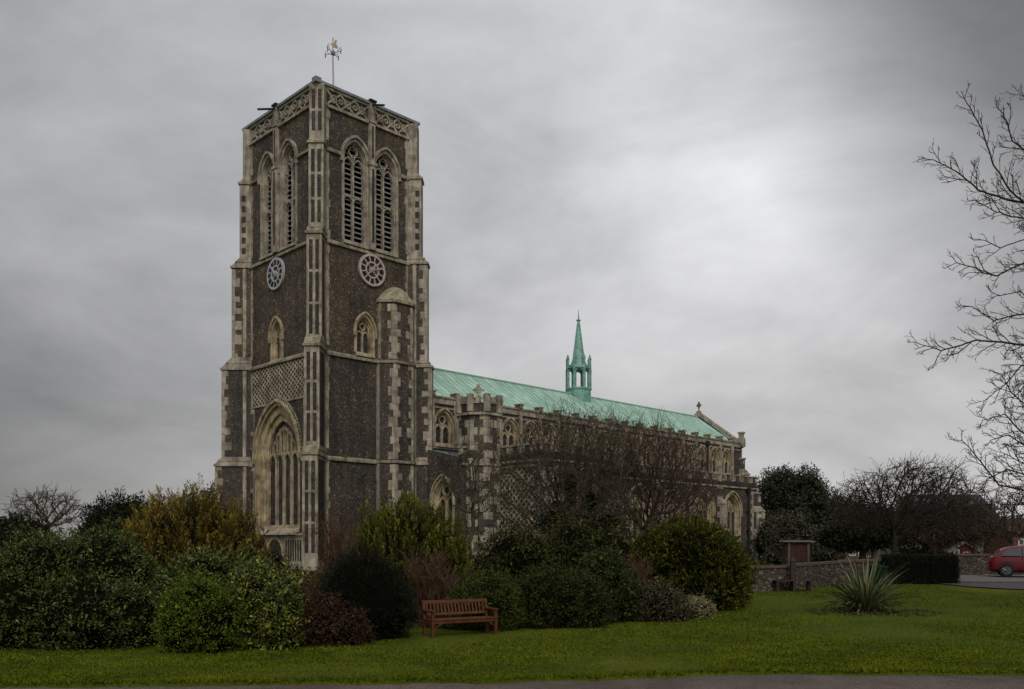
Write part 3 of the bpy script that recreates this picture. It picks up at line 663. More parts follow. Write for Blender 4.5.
# ---------------- nave, clerestory
YR = 4.45; CM = -.55; E = 49.35; CP = 11.7; X0 = 7.8; NY = 2*YR-CM
cler = [9.8+2.15*k for k in range(18)]
CW = (0, 1.5, 8.55, 9.75, 10.75)
mb = MB(); wall_face(mb, lambda u, z: (u, CM, z), [(X0,0),(E,0),(E,11.35),(X0,11.35)], [opening(c_, 1.5, 8.55, 9.75, 10.75) for c_ in cler])
wall_face(mb, lambda u, z: (E, u, z), [(CM,0),(NY,0),(NY,11.35),(YR,15.0),(CM,11.35)], []); mb.face([(X0,NY,0),(X0,NY,11.35),(E,NY,11.35),(E,NY,0)])
wall_face(mb, lambda u, z: (X0, u, z), [(CM,0),(NY,0),(NY,11.35),(YR,14.4),(CM,11.35)], [])
mb.build('nave_wall', M['flint_aisle'], church, fix=False)
w0 = window('clerestory_window', CW, (cler[0], CM, 0), 0, .3, 2, None, st='stone_warm', inset=.1, hood=.14)
for c_ in cler[1:]: 
    w1 = copy_tree(w0, church); w1.location = (c_, CM, 0)
mb = MB(); mb.box(X0, E+.15, CM-.1, CM+.35, 11.3, 11.42); mb.box(X0, E+.1, CM-.03, CM+.3, 11.42, 11.72); mb.box(X0, E+.12, CM-.12, CM+.32, 11.72, 11.84); mb.box(X0, E, CM-.07, CM+.02, 10.98, 11.08)
mb.box(X0, E, CM-.08, CM+.02, 8.2, 8.34)
pr_ = mb.build('parapet', M['stone'], church)
mb = MB()
for c_ in [cler[0]-1.075] + [q+1.075 for q in cler]:
    mb.box(c_-.16, c_+.16, CM-.22, CM+.36, 11.84, 12.06); mb.box(c_-.22, c_+.22, CM-.26, CM+.4, 12.06, 12.16)
mb.build('merlon', M['stone_green'], pr_)
for c_ in [cler[0]-1.075] + [q+1.075 for q in cler]:
    mb = MB(); mb.box(c_-.13, c_+.13, CM-.16, CM+.01, 8.34, 11.3); mb.box(c_-.18, c_+.18, CM-.2, CM+.01, 8.6, 8.8); mb.build('pilaster', M['stone'], church)
mb = MB()
for c_ in cler:      # chequer flushwork between the heads
    for dx in (-.9, .9): mb.box(c_+dx-.09, c_+dx+.09, CM-.012, CM-.004, 9.8, 10.8)
mb.build('clerestory_flushwork', M['flint_dark'], church)
# roof
mb = MB(); r0, r1 = 11.62, 14.9
mb.hexa([(X0,CM+.3,r0-.15),(E-.35,CM+.3,r0-.15),(E-.35,YR,r1-.15),(X0,YR,r1-.15)], [(X0,CM+.3,r0),(E-.35,CM+.3,r0),(E-.35,YR,r1),(X0,YR,r1)])
mb.hexa([(X0,NY-.3,r0-.15),(X0,YR,r1-.15),(E-.35,YR,r1-.15),(E-.35,NY-.3,r0-.15)], [(X0,NY-.3,r0),(X0,YR,r1),(E-.35,YR,r1),(E-.35,NY-.3,r0)])
rf = mb.build('nave_roof', M['copper'], church)
mb = MB(); x = X0+.3
while x < E-.5:
    mb.tube([(x, CM+.32, r0+.02), (x, YR, r1+.02)], .028, 4, cap=False); mb.tube([(x, NY-.32, r0+.02), (x, YR, r1+.02)], .028, 4, cap=False); x += .62
mb.tube([(X0, YR, r1+.05), (E-.35, YR, r1+.05)], .09, 6)
mb.build('standing_seams', M['seam'], rf)
# east gable coping and crosses
def cross(nm, loc, sc_, parent=church, rz=0):
    mb = MB(); mb.box(-.3*sc_, .3*sc_, -.3*sc_, .3*sc_, -.1, .25*sc_); mb.tube([(0,0,.2*sc_), (0,0,1.0*sc_)], [.13*sc_,.09*sc_], 8)
    mb.bar([(0, .7*sc_), (0, 1.7*sc_)], .2*sc_, -.1*sc_, .1*sc_); mb.bar([(-.5*sc_, 1.25*sc_), (.5*sc_, 1.25*sc_)], .2*sc_, -.1*sc_, .1*sc_); mb.bar(circ(0, 1.25*sc_, .34*sc_, 12), .11*sc_, -.07*sc_, .07*sc_, closed=True)
    for a_, b_ in ((-.5, 1.25), (.5, 1.25), (0, 1.72)): mb.bar(circ(a_*sc_, b_*sc_, .09*sc_, 8), .1*sc_, -.09*sc_, .09*sc_, closed=True)
    return mb.build(nm, M['stone'], parent, loc, rz)
mb = MB()
for ya in (CM-.1, NY+.1):
    mb.hexa([(E-.4,ya,11.45),(E+.15,ya,11.45),(E+.15,YR,15.1),(E-.4,YR,15.1)], [(E-.4,ya,11.85),(E+.15,ya,11.85),(E+.15,YR,15.5),(E-.4,YR,15.5)])
mb.box(E-.45, E+.2, CM-.3, CM+.35, 11.4, 12.3); mb.box(E-.3, E+.1, CM-.2, CM+.2, 12.3, 12.75); mb.box(E-.38, E+.18, CM-.28, CM+.28, 12.75, 12.92)
mb.build('gable_coping', M['stone'], church)
cross('gable_cross', (E-.12, YR, 15.4), .62, rz=R(90-20))
buttress((E, CM, 0), R(45), [(0, 5, 1.2), (5, 8.6, .7), (8.6, 10.2, .25)], .55, 'quoin')
# ---------------- south aisle
AM = -4.45; AE = 45.4; AP = 7.86
ac = [17.4, 22.15, 26.9, 31.65, 36.4, 41.0]; AW = (0, 2.6, 1.9, 4.5, 6.1)
mb = MB(); wall_face(mb, lambda u, z: (u, AM, z), [(X0+.2,0),(AE,0),(AE,7.2),(X0+.2,7.2)], [opening(c_, 2.6, 1.9, 4.5, 6.1) for c_ in ac])
wall_face(mb, lambda u, z: (X0+.2, u, z), [(AM,0),(CM+.01,0),(CM+.01,8.1),(AM,7.2)], [opening(-2.6, 1.9, 2.0, 4.5, 5.9)])
mb.face([(AE,AM,0),(AE,CM,0),(AE,CM,8.0),(AE,AM,7.2)])
mb.build('aisle_wall', M['flint_aisle'], church, fix=False)
w0 = window('aisle_window', AW, (ac[0], AM, 0), 0, .45, 3, None, st='stone_warm', inset=.2, hood=.18)
for c_ in ac[1:]: w1 = copy_tree(w0, church); w1.location = (c_, AM, 0)
window('aisle_west_window', (0, 1.9, 2.0, 4.5, 5.9), (X0+.2, -2.6, 0), RW, .4, 2, None, st='stone_warm', inset=.15, hood=.16)
mb = MB(); mb.hexa([(X0+.2,AM+.4,7.0),(AE-.3,AM+.4,7.0),(AE-.3,CM-.01,7.9),(X0+.2,CM-.01,7.9)], [(X0+.2,AM+.4,7.12),(AE-.3,AM+.4,7.12),(AE-.3,CM-.01,8.05),(X0+.2,CM-.01,8.05)]); mb.build('aisle_roof', M['lead'], church)
# battlements
def battlement(p0, p1, z, inner, parent, mw=.75, gap=.6, h=.62, nm='battlement'):
    p0 = Vector(p0); p1 = Vector(p1); L = (p1-p0).length; rz = math.atan2((p1-p0).y, (p1-p0).x); mb = MB(); fl = MB()
    mb.box(0, L, -.12, .32, z-.62, z-.48); fl.box(0, L, 0, .3, z-.48, z); 
    n = max(1, round((L-mw)/(mw+gap))); st = (L-mw)/n
    for k in range(n+1):
        x = k*st; fl.box(x+.1, x+mw-.1, .002, .298, z+.004, z+h); mb.box(x, x+.1, -.02, .32, z+.08, z+h-.002); mb.box(x+mw-.1, x+mw, -.02, .32, z+.08, z+h-.002); mb.box(x-.04, x+mw+.04, -.08, .38, z+h, z+h+.12)
        if k < n: mb.box(x+mw+.001, x+st-.001, -.06, .36, z-.02, z+.08)
    o = fl.build(nm, M['flint_aisle'], parent, (p0.x, p0.y, 0), rz); mb.build('coping', M['stone'], o); return o
battlement((X0+.2, AM), (AE, AM), 7.35, .3, church, .85, .7, .5)
battlement((AE, AM), (AE, CM), 7.35, .3, church, .85, .7, .5)
for c_ in [19.8, 24.5, 29.3, 34.0, 38.8, 43.3]:
    if c_ == 43.3: continue
    buttress((c_, AM, 0), 0, [(0, 2.6, 1.0), (2.6, 5.2, .6), (5.2, 6.6, .2)], .56, 'quoin', inner=.1, band=.04)
    mb = MB(); mb.box(-.16, .16, -.18, 0, 7.2, 8.6); mb.hexa([(-.2,-.22,8.6),(.2,-.22,8.6),(.2,.1,8.6),(-.2,.1,8.6)], [(-.02,-.08,9.1),(.02,-.08,9.1),(.02,-.04,9.1),(-.02,-.04,9.1)]); mb.build('pinnacle', M['stone'], church, (c_, AM, 0), 0)
buttress((AE, AM, 0), R(45), [(0, 2.2, 1.3), (2.2, 4.7, .65), (4.7, 6.4, .3)], .7, 'quoin', band=.05)
mb = MB(); z = .3; k = 0
while z < 6.6:
    ln = (.5, .28)[k % 2]; mb.box(AE-.6-ln, AE-.55, AM-.015, AM+.1, z, z+.40); z += .42; k += 1
mb.build('quoins', M['stone'], church)
for x_, y_, za, zb in ((43.6, AM, 0, 6.5), (42.75, CM, 8.3, 11.1)):
    mb = MB(); mb.tube([(0, -.22, za), (0, -.22, zb)], .09, 8); mb.box(-.2, .2, -.36, -.04, zb-.1, zb+.35)
    for zz_ in np.arange(za+1, zb, 1.8): mb.box(-.14, .14, -.33, -.01, zz_, zz_+.08)
    mb.build('downpipe', M['iron'], church, (x_, y_, 0))
# stair turret at the porch
cxp, cyp = 9.75, -4.25
def octp(r, c=(cxp, cyp)): return [(c[0]+r*math.cos(R(22.5+45*k)), c[1]+r*math.sin(R(22.5+45*k))) for k in range(8)]
mb = MB(); mb.prism(octp(1.45), 0, 10.0); mb.prism(octp(1.42), 10.15, 10.75)
pt = mb.build('porch_turret', M['flint_aisle'], church)
mb = MB(); mb.prism(octp(1.62), 10.0, 10.15); mb.prism(octp(1.52), 10.752, 10.84); mb.prism(octp(1.56), 6.7, 6.85)
for k, (x, y) in enumerate(octp(1.42)):
    mb.tube([(x, y, 10.2), (x, y, 11.35), (x, y, 11.42)], [.24, .24, .05], 8)
P8 = octp(1.42)
for k in range(8):
    a_ = Vector(P8[k]); b_ = Vector(P8[(k+1) % 8]); mid = (a_+b_)/2; d = (b_-a_).normalized(); n_ = Vector((d.y, -d.x)); qd = [mid-d*.17-n_*.12, mid+d*.17-n_*.12, mid+d*.17+n_*.12, mid-d*.17+n_*.12]
    mb.prism([tuple(q) for q in qd], 10.84, 11.2)
P8 = octp(1.45)
for k in range(8):
    z = .2; j = k
    while z < 9.8:
        c0 = Vector(P8[k]); e1 = (Vector(P8[k-1])-c0).normalized(); e2 = (Vector(P8[(k+1) % 8])-c0).normalized(); l1, l2 = ((.5, .25), (.25, .5))[j % 2]; out = -(e1+e2).normalized()*.02
        if (j*7+k) % 5: mb.prism([tuple(c0+e1*l1+out), tuple(c0+out), tuple(c0+e2*l2+out), tuple(c0+e2*l2-out*3), tuple(c0-out*4), tuple(c0+e1*l1-out*3)], z, z+.48)
        z += .5; j += 1
mb.build('turret_dressings', M['stone'], pt)
cross('turret_cross', (cxp+.1, cyp+.2, 11.1), .62, pt, rz=R(-45)); 
# porch
PX0, PX1, PM = 10.6, 15.6, -9.3
mb = MB(); mb.face([(PX0,PM,0),(PX0,AM,0),(PX0,AM,7.4),(PX0,PM,7.4)]); mb.face([(PX1,PM,0),(PX1,AM,0),(PX1,AM,7.4),(PX1,PM,7.4)])
wall_face(mb, lambda u, z: (u, PM, z), [(PX0,0),(PX1,0),(PX1,7.4),(PX0,7.4)], [opening(13.1, 2.2, 0, 2.2, 3.4), opening(11.9, .8, 4.6, 5.8, 6.4), opening(14.3, .8, 4.6, 5.8, 6.4)])
mb.face([(PX0,PM,7.3),(PX1,PM,7.3),(PX1,AM,7.3),(PX0,AM,7.3)])
po = mb.build('porch', M['flint_aisle'], church, fix=False)
window('porch_window', (0, .8, 4.6, 5.8, 6.4), (11.9, PM, 0), 0, .3, 1, None, st='stone_warm', inset=.08, hood=.1)
window('porch_window', (0, .8, 4.6, 5.8, 6.4), (14.3, PM, 0), 0, .3, 1, None, st='stone_warm', inset=.08, hood=.1)
window('porch_arch', (0, 2.2, 0, 2.2, 3.4), (13.1, PM, 0), 0, .6, 1, None, st='stone_warm', inset=.2, hood=.15)
mb = MB(); mb.box(PX0-.02, PX0+.01, PM+.45, AM-.35, .6, 6.55); mb.box(PX0+.45, PX0+1.0, PM-.02, PM+.01, 3.8, 6.5); mb.build('porch_flushwork', M['lattice_porch'], po)
mb = MB()
for x0 in (PX0, PX1):
    for y0 in (PM,): mb.box(x0-.2, x0+.2, y0-.2, y0+.35, 0, 7.0)
mb.box(PX0-.1, PX0+.01, PM, AM-.3, 6.55, 6.7); mb.box(PX0-.05, PX0+.02, -5.0, AM, 0, 6.5); mb.build('porch_quoins', M['stone'], po)
battlement((PX0, AM-.9), (PX0, PM), 7.5, .3, po, .7, .55, .45); battlement((PX0, PM), (PX1, PM), 7.5, .3, po, .7, .55, .45)
# spirelet
sx, sy = 29.9, YR
spl = empty('spirelet', (sx, sy, 0), 0, church)
def o8(r, ph=22.5): return [(r*math.cos(R(ph+45*k)), r*math.sin(R(ph+45*k))) for k in range(8)]
mb = MB(); mb.prism(o8(1.16), 13.3, 15.4); mb.prism(o8(1.24), 15.35, 15.5); mb.prism(o8(1.2), 17.25, 17.5); mb.build('lantern_base', M['verdigris'], spl)
for k, (x, y) in enumerate(o8(1.06)):
    mb = MB(); mb.box(-.12, .12, -.12, .12, 15.5, 17.25); mb.box(-.1, .1, -.1, .1, 17.5, 18.05); mb.hexa([(-.13,-.13,18.05),(.13,-.13,18.05),(.13,.13,18.05),(-.13,.13,18.05)], [(-.02,-.02,18.5),(.02,-.02,18.5),(.02,.02,18.5),(-.02,.02,18.5)]); mb.build('lantern_post', M['verdigris'], spl, (x, y, 0), R(22.5+45*k))
mb = MB(); O = o8(1.06)
for k in range(8):
    a_ = Vector(O[k]); b_ = Vector(O[(k+1) % 8]); L = (b_-a_).length; d = (b_-a_).normalized(); ar = arch(L/2, L-.14, 16.75, 17.2, 4)
    for p, q in zip(ar[:-1], ar[1:]):
        P = lambda u, z: (a_.x+d.x*u, a_.y+d.y*u, z); mb.face([P(*p), P(*q), P(q[0], 17.26), P(p[0], 17.26)])
mb.build('lantern_arches', M['verdigris'], spl, fix=False)
mb = MB(); prev = None
for z, r in ((17.5, .85), (18.0, .60), (18.6, .52), (21.6, .12), (21.62, .22), (21.68, .22), (21.7, .08), (22.6, .012)):
    cur = [(x, y, z) for x, y in o8(r)]
    if prev: mb.hexa(prev, cur)
    prev = cur
mb.build('spire', M['verdigris'], spl)

# ------------------------------------------------------------ foliage generators
def leaf_quads(P, D, Nn, L, Wd):
    D = D/np.linalg.norm(D, axis=1, keepdims=True); S = np.cross(D, Nn); S /= (np.linalg.norm(S, axis=1, keepdims=True)+1e-6)
    L = L[:,None]; Wd = Wd[:,None]
    V = np.stack([P, P+D*L*.5+S*Wd*.5, P+D*L, P+D*L*.5-S*Wd*.5], 1).reshape(-1, 3)
    return V, np.arange(len(V)).reshape(-1, 4)
def rdir(n):
    d = rng.normal(size=(n, 3)); return d/np.linalg.norm(d, axis=1, keepdims=True)
_ico = None
def ico_pts(sub=3):
    import bmesh
    global _ico
    if _ico is None:
        bm = bmesh.new(); bmesh.ops.create_icosphere(bm, subdivisions=sub, radius=1); _ico = (np.array([v.co[:] for v in bm.verts]), np.array([[v.index for v in f.verts] for f in bm.faces])); bm.free()
    return _ico
def inside(P, blobs, skip=-1, k=1.0):
    r = np.zeros(len(P), bool)
    for i, (c, s) in enumerate(blobs):
        if i == skip: continue
        r |= (((P-np.array(c))/(np.array(s)*k))**2).sum(1) < 1
    return r
def shell(blobs, n, lo=.78, hi=1.05, zmin=-9, lump=.12, seed=0):
    A = np.array([(s[0]*s[1]+s[0]*s[2]+s[1]*s[2]) for c, s in blobs]); pr = A/A.sum(); out = []; nr = []
    for i, (c, s) in enumerate(blobs):
        k = int(n*pr[i]*1.5)+4; d = rdir(k); P = np.array(c)+d*np.array(s)*1.0
        lm = np.array([noise.noise(Vector(p)*2.4/max(.6, min(s)))*1.35+noise.noise(Vector(p)*6+Vector((seed, 0, 0)))*.5 for p in P])
        rad = rng.uniform(lo, hi, k)+lm*lump; P = np.array(c)+d*np.array(s)*rad[:,None]
        keep = ~inside(P, blobs, i, .86) & (P[:,2] > zmin); nn = d/np.array(s); nn /= np.linalg.norm(nn, axis=1, keepdims=True)
        out.append(P[keep]); nr.append(nn[keep])
    P = np.concatenate(out); Nn = np.concatenate(nr)
    if len(P) > n: j = rng.permutation(len(P))[:n]; P, Nn = P[j], Nn[j]
    return P, Nn
def foliage(name, blobs, n, mat_, leaf=.06, asp=.5, per=9, clump=.16, style='leaf', tb=.4, tv=.22, lump=.14, zmin=None, core=.84, parent=None, frac_light=0.0, hi=1.05, topb=.0, shoots=.05):
    zmin = zmin if zmin is not None else -9
    P, Nn = shell(blobs, n, zmin=zmin, lump=lump, hi=hi); k = len(P)
    ct = tb+rng.normal(0, tv*.7, k)
    if style == 'plume':       # upright sprays
        up = np.array([0, 0, 1.0]); ax = Nn*.35+up+rng.normal(0, .12, (k, 3)); ax /= np.linalg.norm(ax, axis=1, keepdims=True)
        ln = clump*rng.uniform(.7, 1.6, k); f = rng.uniform(0, 1, (k, per)); off = rng.normal(0, .13, (k, per, 3))*(1-f[:,:,None]*.8)*ln[:,None,None]
        C = P[:,None,:]+ax[:,None,:]*(f*ln[:,None])[:,:,None]+off; D = ax[:,None,:]+rdir(k*per).reshape(k, per, 3)*.45
        t = ct[:,None]+(f-.5)*.75+rng.normal(0, .1, (k, per))
    elif style == 'needle':
        C = P[:,None,:]+rdir(k*per).reshape(k, per, 3)*clump*rng.uniform(0, 1, (k, per, 1))*.5; D = Nn[:,None,:]*1.0+rdir(k*per).reshape(k, per, 3)*.7+np.array([0,0,.3])
        t = ct[:,None]+rng.normal(0, tv, (k, per))
    else:
        C = P[:,None,:]+rdir(k*per).reshape(k, per, 3)*clump*rng.uniform(.2, 1, (k, per, 1)); D = Nn[:,None,:]*.6+rdir(k*per).reshape(k, per, 3)*.9+np.array([0,0,.15])
        t = ct[:,None]+rng.normal(0, tv, (k, per))
    C = C.reshape(-1, 3); D = D.reshape(-1, 3); t = t.reshape(-1)
    ks = max(6, int(k*shoots)); js = rng.permutation(k)[:ks]; ax = Nn[js]+np.array([0,0,.7])+rng.normal(0, .3, (len(js), 3)); ax /= np.linalg.norm(ax, axis=1, keepdims=True)
    sl_ = rng.uniform(.1, .42, len(js))*(leaf/.06)**.6; m_ = 14; fs = np.linspace(.05, 1, m_)
    C2 = (P[js][:,None,:]+ax[:,None,:]*(sl_[:,None]*fs)[:,:,None]+rng.normal(0, leaf*.12, (len(js), m_, 3))).reshape(-1, 3); D2 = (ax[:,None,:]*.8+rdir(len(js)*m_).reshape(len(js), m_, 3)*.9).reshape(-1, 3)
    nn = np.concatenate([np.repeat(Nn, per, 0), np.repeat(Nn[js], m_, 0)])
    C = np.concatenate([C, C2]); D = np.concatenate([D, D2]); t = np.concatenate([t, np.repeat(ct[js]+.12, m_)+rng.normal(0, .1, len(js)*m_)])
    nn = nn*.7+rdir(len(C))*.8+np.array([0,0,.4])
    pass
    L = leaf*np.exp(rng.normal(-.05, .30, len(C))); t = np.clip(t, 0, .9 if frac_light else 1)
    if frac_light: t[rng.uniform(size=len(t)) < frac_light] = 1.0
    V, F = leaf_quads(C, D, nn, L, L*asp)
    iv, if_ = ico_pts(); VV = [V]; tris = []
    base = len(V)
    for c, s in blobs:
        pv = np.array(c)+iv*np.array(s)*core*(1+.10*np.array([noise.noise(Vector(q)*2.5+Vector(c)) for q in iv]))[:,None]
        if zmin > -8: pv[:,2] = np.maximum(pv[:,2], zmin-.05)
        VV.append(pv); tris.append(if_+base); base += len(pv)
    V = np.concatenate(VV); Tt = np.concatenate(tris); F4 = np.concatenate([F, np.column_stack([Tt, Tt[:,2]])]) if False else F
    # quads for leaves, triangles for the core
    me = bpy.data.meshes.new(name); me.vertices.add(len(V)); me.vertices.foreach_set('co', V.astype(np.float32).ravel())
    loops = np.concatenate([F.ravel(), Tt.ravel()]).astype(np.int32); me.loops.add(len(loops)); me.loops.foreach_set('vertex_index', loops)
    nf = len(F)+len(Tt); me.polygons.add(nf); st = np.concatenate([np.arange(len(F))*4, len(F)*4+np.arange(len(Tt))*3]).astype(np.int32)
    me.polygons.foreach_set('loop_start', st); me.polygons.foreach_set('loop_total', np.concatenate([np.full(len(F), 4), np.full(len(Tt), 3)]).astype(np.int32))
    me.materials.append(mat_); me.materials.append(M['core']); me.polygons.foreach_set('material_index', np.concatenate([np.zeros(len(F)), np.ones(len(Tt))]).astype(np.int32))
    me.update(calc_edges=True); set_tint(me, np.concatenate([t, np.zeros(len(Tt))]))
    o = bpy.data.objects.new(name, me); COL.objects.link(o)
    if parent: o.parent = parent
    return o
def blobs_px(items, Y0):
    """(px centre x, px top y, px half width, depth offset, half depth, base px or None)"""
    out = []
    for (px, top, hw, dy, rd, bot) in items:
        Y = Y0+dy; zt = wz(top, Y); zb = wz(bot, Y) if bot else gz(Y)-.3
        out.append(((wx(px, Y), Y, (zt+zb)/2), (hw*Y/880, rd, (zt-zb)/2)))
    return out
# space colonisation for leafless trees
def colonize(att, chain, step, di, dk, iters=200, bias=(0,0,.05), jit=.12, seed=1):
    rg = np.random.default_rng(seed); nodes_ = [np.array(p, float) for p in chain]; par = [-1]+list(range(len(chain)-1))
    att = np.array(att); near = np.full(len(att), -1); nd = np.full(len(att), 1e9); Nn = np.array(nodes_)
    for i, p in enumerate(Nn):
        d = np.linalg.norm(att-p, axis=1); m_ = d < nd; nd[m_] = d[m_]; near[m_] = i
    bias = np.array(bias); alive = np.ones(len(att), bool); kidn = {}
    for it in range(iters):
        act = alive & (nd < di)
        if not act.any():
            if not alive.any(): break
            j = np.where(alive)[0][np.argmin(nd[alive])]; act = np.zeros(len(att), bool); act[j] = True
        ids, inv = np.unique(near[act], return_inverse=True)
        A = np.array(nodes_); d = att[act]-A[near[act]]; d /= (np.linalg.norm(d, axis=1, keepdims=True)+1e-9)
        S = np.zeros((len(ids), 3)); np.add.at(S, inv, d); S /= (np.linalg.norm(S, axis=1, keepdims=True)+1e-9); S += bias+rg.normal(0, jit, S.shape); S /= np.linalg.norm(S, axis=1, keepdims=True)
        newp = A[ids]+S*step
        full = np.array([kidn.get(int(i), 0) >= 3 for i in ids])
        if full.any(): alive[np.isin(near, ids[full])] = False
        ids = ids[~full]; newp = newp[~full]
        if not len(ids): continue
        for i in ids: kidn[int(i)] = kidn.get(int(i), 0)+1
        b0 = len(nodes_)
        for q, (i, p) in enumerate(zip(ids, newp)): nodes_.append(p); par.append(int(i))
        D = np.linalg.norm(att[:,None,:]-newp[None], axis=2); mn = D.min(1); am = D.argmin(1); m_ = mn < nd; nd[m_] = mn[m_]; near[m_] = am[m_]+b0
        alive &= nd > dk
        if len(nodes_) > 14000: break
    return np.array(nodes_), np.array(par)
def skel_mesh(name, P, par, mat_, tip=.006, pw=2.6, rmax=9., twigs=0, tl=.25, parent=None, sides=5, seed=1, tdir=(0,0,.3), rmin=None):
    rg = np.random.default_rng(seed); n = len(P)
    if twigs:
        nch = np.bincount(par[par >= 0], minlength=n); cand = np.where(nch <= 1)[0]; cand = cand[cand > 3]
        pick = rg.choice(cand, size=min(len(cand)*3, twigs), replace=True); NP = [P]; NPar = [par]; cnt = n
        d0 = P[pick]-P[par[pick]]; d0 /= (np.linalg.norm(d0, axis=1, keepdims=True)+1e-9)
        d1 = d0*.7+rg.normal(0, .55, d0.shape)+np.array(tdir); d1 /= np.linalg.norm(d1, axis=1, keepdims=True); l = tl*rg.uniform(.4, 1.2, len(pick))[:,None]
        a = P[pick]+d1*l*.5; d2 = d1+rg.normal(0, .3, d1.shape); b = a+d2*l*.5
        NP += [a, b]; NPar += [pick, np.arange(cnt, cnt+len(pick))]; P = np.concatenate(NP); par = np.concatenate(NPar); n = len(P)
    acc = np.zeros(n); order = np.arange(n)[::-1]; r = np.full(n, tip)
    # children always come after parents
    for i in order:
        r[i] = max(tip, acc[i]**(1/pw)) if acc[i] > 0 else tip
        if par[i] >= 0: acc[par[i]] += r[i]**pw
    r = np.minimum(r, rmax)
    D = np.zeros((n, 3)); D[1:] = P[1:]-P[par[1:]]; D[0] = D[1] if n > 1 else (0,0,1); D /= (np.linalg.norm(D, axis=1, keepdims=True)+1e-9)
    ref = np.tile(np.array([.31, .95, .08]), (n, 1)); A = np.cross(D, ref); A /= (np.linalg.norm(A, axis=1, keepdims=True)+1e-9); B = np.cross(D, A)
    ang = np.arange(sides)*2*math.pi/sides; V = P[:,None,:]+r[:,None,None]*(A[:,None,:]*np.cos(ang)[None,:,None]+B[:,None,:]*np.sin(ang)[None,:,None])
    # separate base ring for each edge keeps thin twigs thin where they leave a limb
    ch = np.arange(1, n); rb = np.minimum(r[par[ch]], np.maximum(r[ch]*1.25, r[ch]))
    Vb = P[par[ch]][:,None,:]+rb[:,None,None]*(A[ch][:,None,:]*np.cos(ang)[None,:,None]+B[ch][:,None,:]*np.sin(ang)[None,:,None])
    VV = np.concatenate([V.reshape(-1, 3), Vb.reshape(-1, 3)]); F = []; off = n*sides
    q = np.arange(sides); q2 = (q+1) % sides; k = np.arange(len(ch))
    F = np.stack([off+k[:,None]*sides+q, off+k[:,None]*sides+q2, ch[:,None]*sides+q2, ch[:,None]*sides+q], 2).reshape(-1, 4)
    return raw_mesh(name, VV, F, [mat_], parent=parent, smooth=True)
def ell_pts(n, c, s, shellk=.0, rg=rng):
    d = rdir(n); r = rg.uniform(shellk, 1, n)**(1/3.); return np.array(c)+d*np.array(s)*r[:,None]

# ------------------------------------------------------------ shrubs along the lawn
def shrub(name, items, Y, n, m_, label, cat, **kw):
    o = foliage(name, blobs_px(items, Y), n, M[m_], zmin=gz(Y)-.02, **kw); tag(o, label, cat); return o
GB = 'shrubs in the border along the lawn'
shrub('evergreen_shrub', [(-10,545,60,.6,1.6,None),(48,533,52,.9,1.7,None),(108,528,44,1.2,1.5,None),(20,572,55,-.3,1.0,None),(85,575,60,-.4,1.0,None),(132,585,32,-.2,.9,None)], 19.2, 7600, 'l_laur', 'large dense dark green shrub filling the left corner of the border', 'shrub', leaf=.06, asp=.42, per=9, clump=.13, tv=.25, frac_light=.012, lump=.24)
shrub('golden_yew', [(170,512,34,0,1.5,None),(205,504,34,.3,1.5,None),(240,527,17,-.1,.9,None),(152,530,16,.1,.8,None)], 25.0, 1500, 'l_gold', 'golden brown upright conifer with feathery vertical tips left of the tower', 'conifer', leaf=.07, asp=.32, per=75, clump=.5, style='plume', tb=.42, tv=.25, lump=.25, core=.86)
shrub('light_green_shrub', [(198,572,36,0,.8,None),(188,585,30,-.2,.7,None),(215,588,26,-.2,.7,None)], 18.3, 2600, 'l_lite', 'rounded small leaved bright green bush below the golden conifer', 'shrub', leaf=.035, asp=.55, per=12, clump=.085, tb=.45, lump=.08)
shrub('spotted_laurel', [(262,566,36,.2,.9,None),(280,580,20,-.1,.7,None),(240,585,22,0,.7,None)], 18.8, 2800, 'l_vari', 'glossy green bush with yellow spotted leaves right of the bright green bush', 'shrub', leaf=.075, asp=.42, per=8, clump=.14, tb=.42, frac_light=.09, lump=.15)
shrub('laurel_bush', [(205,553,46,0,.8,None),(248,556,26,.1,.8,None)], 20.8, 1300, 'l_laur', 'mid green leafy bush rising behind the spotted laurel', 'shrub', leaf=.09, asp=.42, per=9, clump=.18, tb=.55, lump=.2)
shrub('brown_shrub', [(322,596,32,0,.9,None),(305,612,20,-.2,.6,None),(350,610,20,-.2,.6,None)], 19.6, 1700, 'l_brown', 'low russet brown shrub left of the dark round conifer', 'shrub', leaf=.055, asp=.45, per=9, clump=.17, tb=.42, lump=.2, core=.7)
shrub('dark_conifer', [(362,551,43,.2,1.1,None),(378,568,36,-.1,.9,None),(345,580,28,-.1,.9,None)], 20.6, 3400, 'l_dark', 'dense blackish green rounded conifer left of the bench', 'conifer', leaf=.07, asp=.16, per=14, clump=.2, style='needle', lump=.1)
shrub('golden_conifer', [(408,510,44,0,1.6,None),(375,524,24,-.1,1.,None),(442,528,26,0,1.,None),(420,545,45,-.6,1.2,None)], 27.0, 1900, 'l_olive', 'bushy golden green conifer in front of the tower foot', 'conifer', leaf=.07, asp=.35, per=44, clump=.34, style='plume', tb=.42, tv=.25, lump=.25)
shrub('rounded_shrub', [(488,573,36,0,1.1,None),(465,585,22,-.1,.7,None),(508,592,18,0,.7,None)], 22.9, 2500, 'l_round', 'rounded mid green shrub just behind the bench', 'shrub', leaf=.045, asp=.5, per=11, clump=.12, tb=.42, lump=.08)
shrub('dense_green_shrub', [(548,568,40,0,1.2,None),(580,575,30,.1,1.1,None),(530,590,26,-.2,.8,None)], 23.6, 2600, 'l_box', 'dark matt green shrub to the right of the rounded shrub', 'shrub', leaf=.06, asp=.42, per=10, clump=.15, tb=.5, lump=.16)
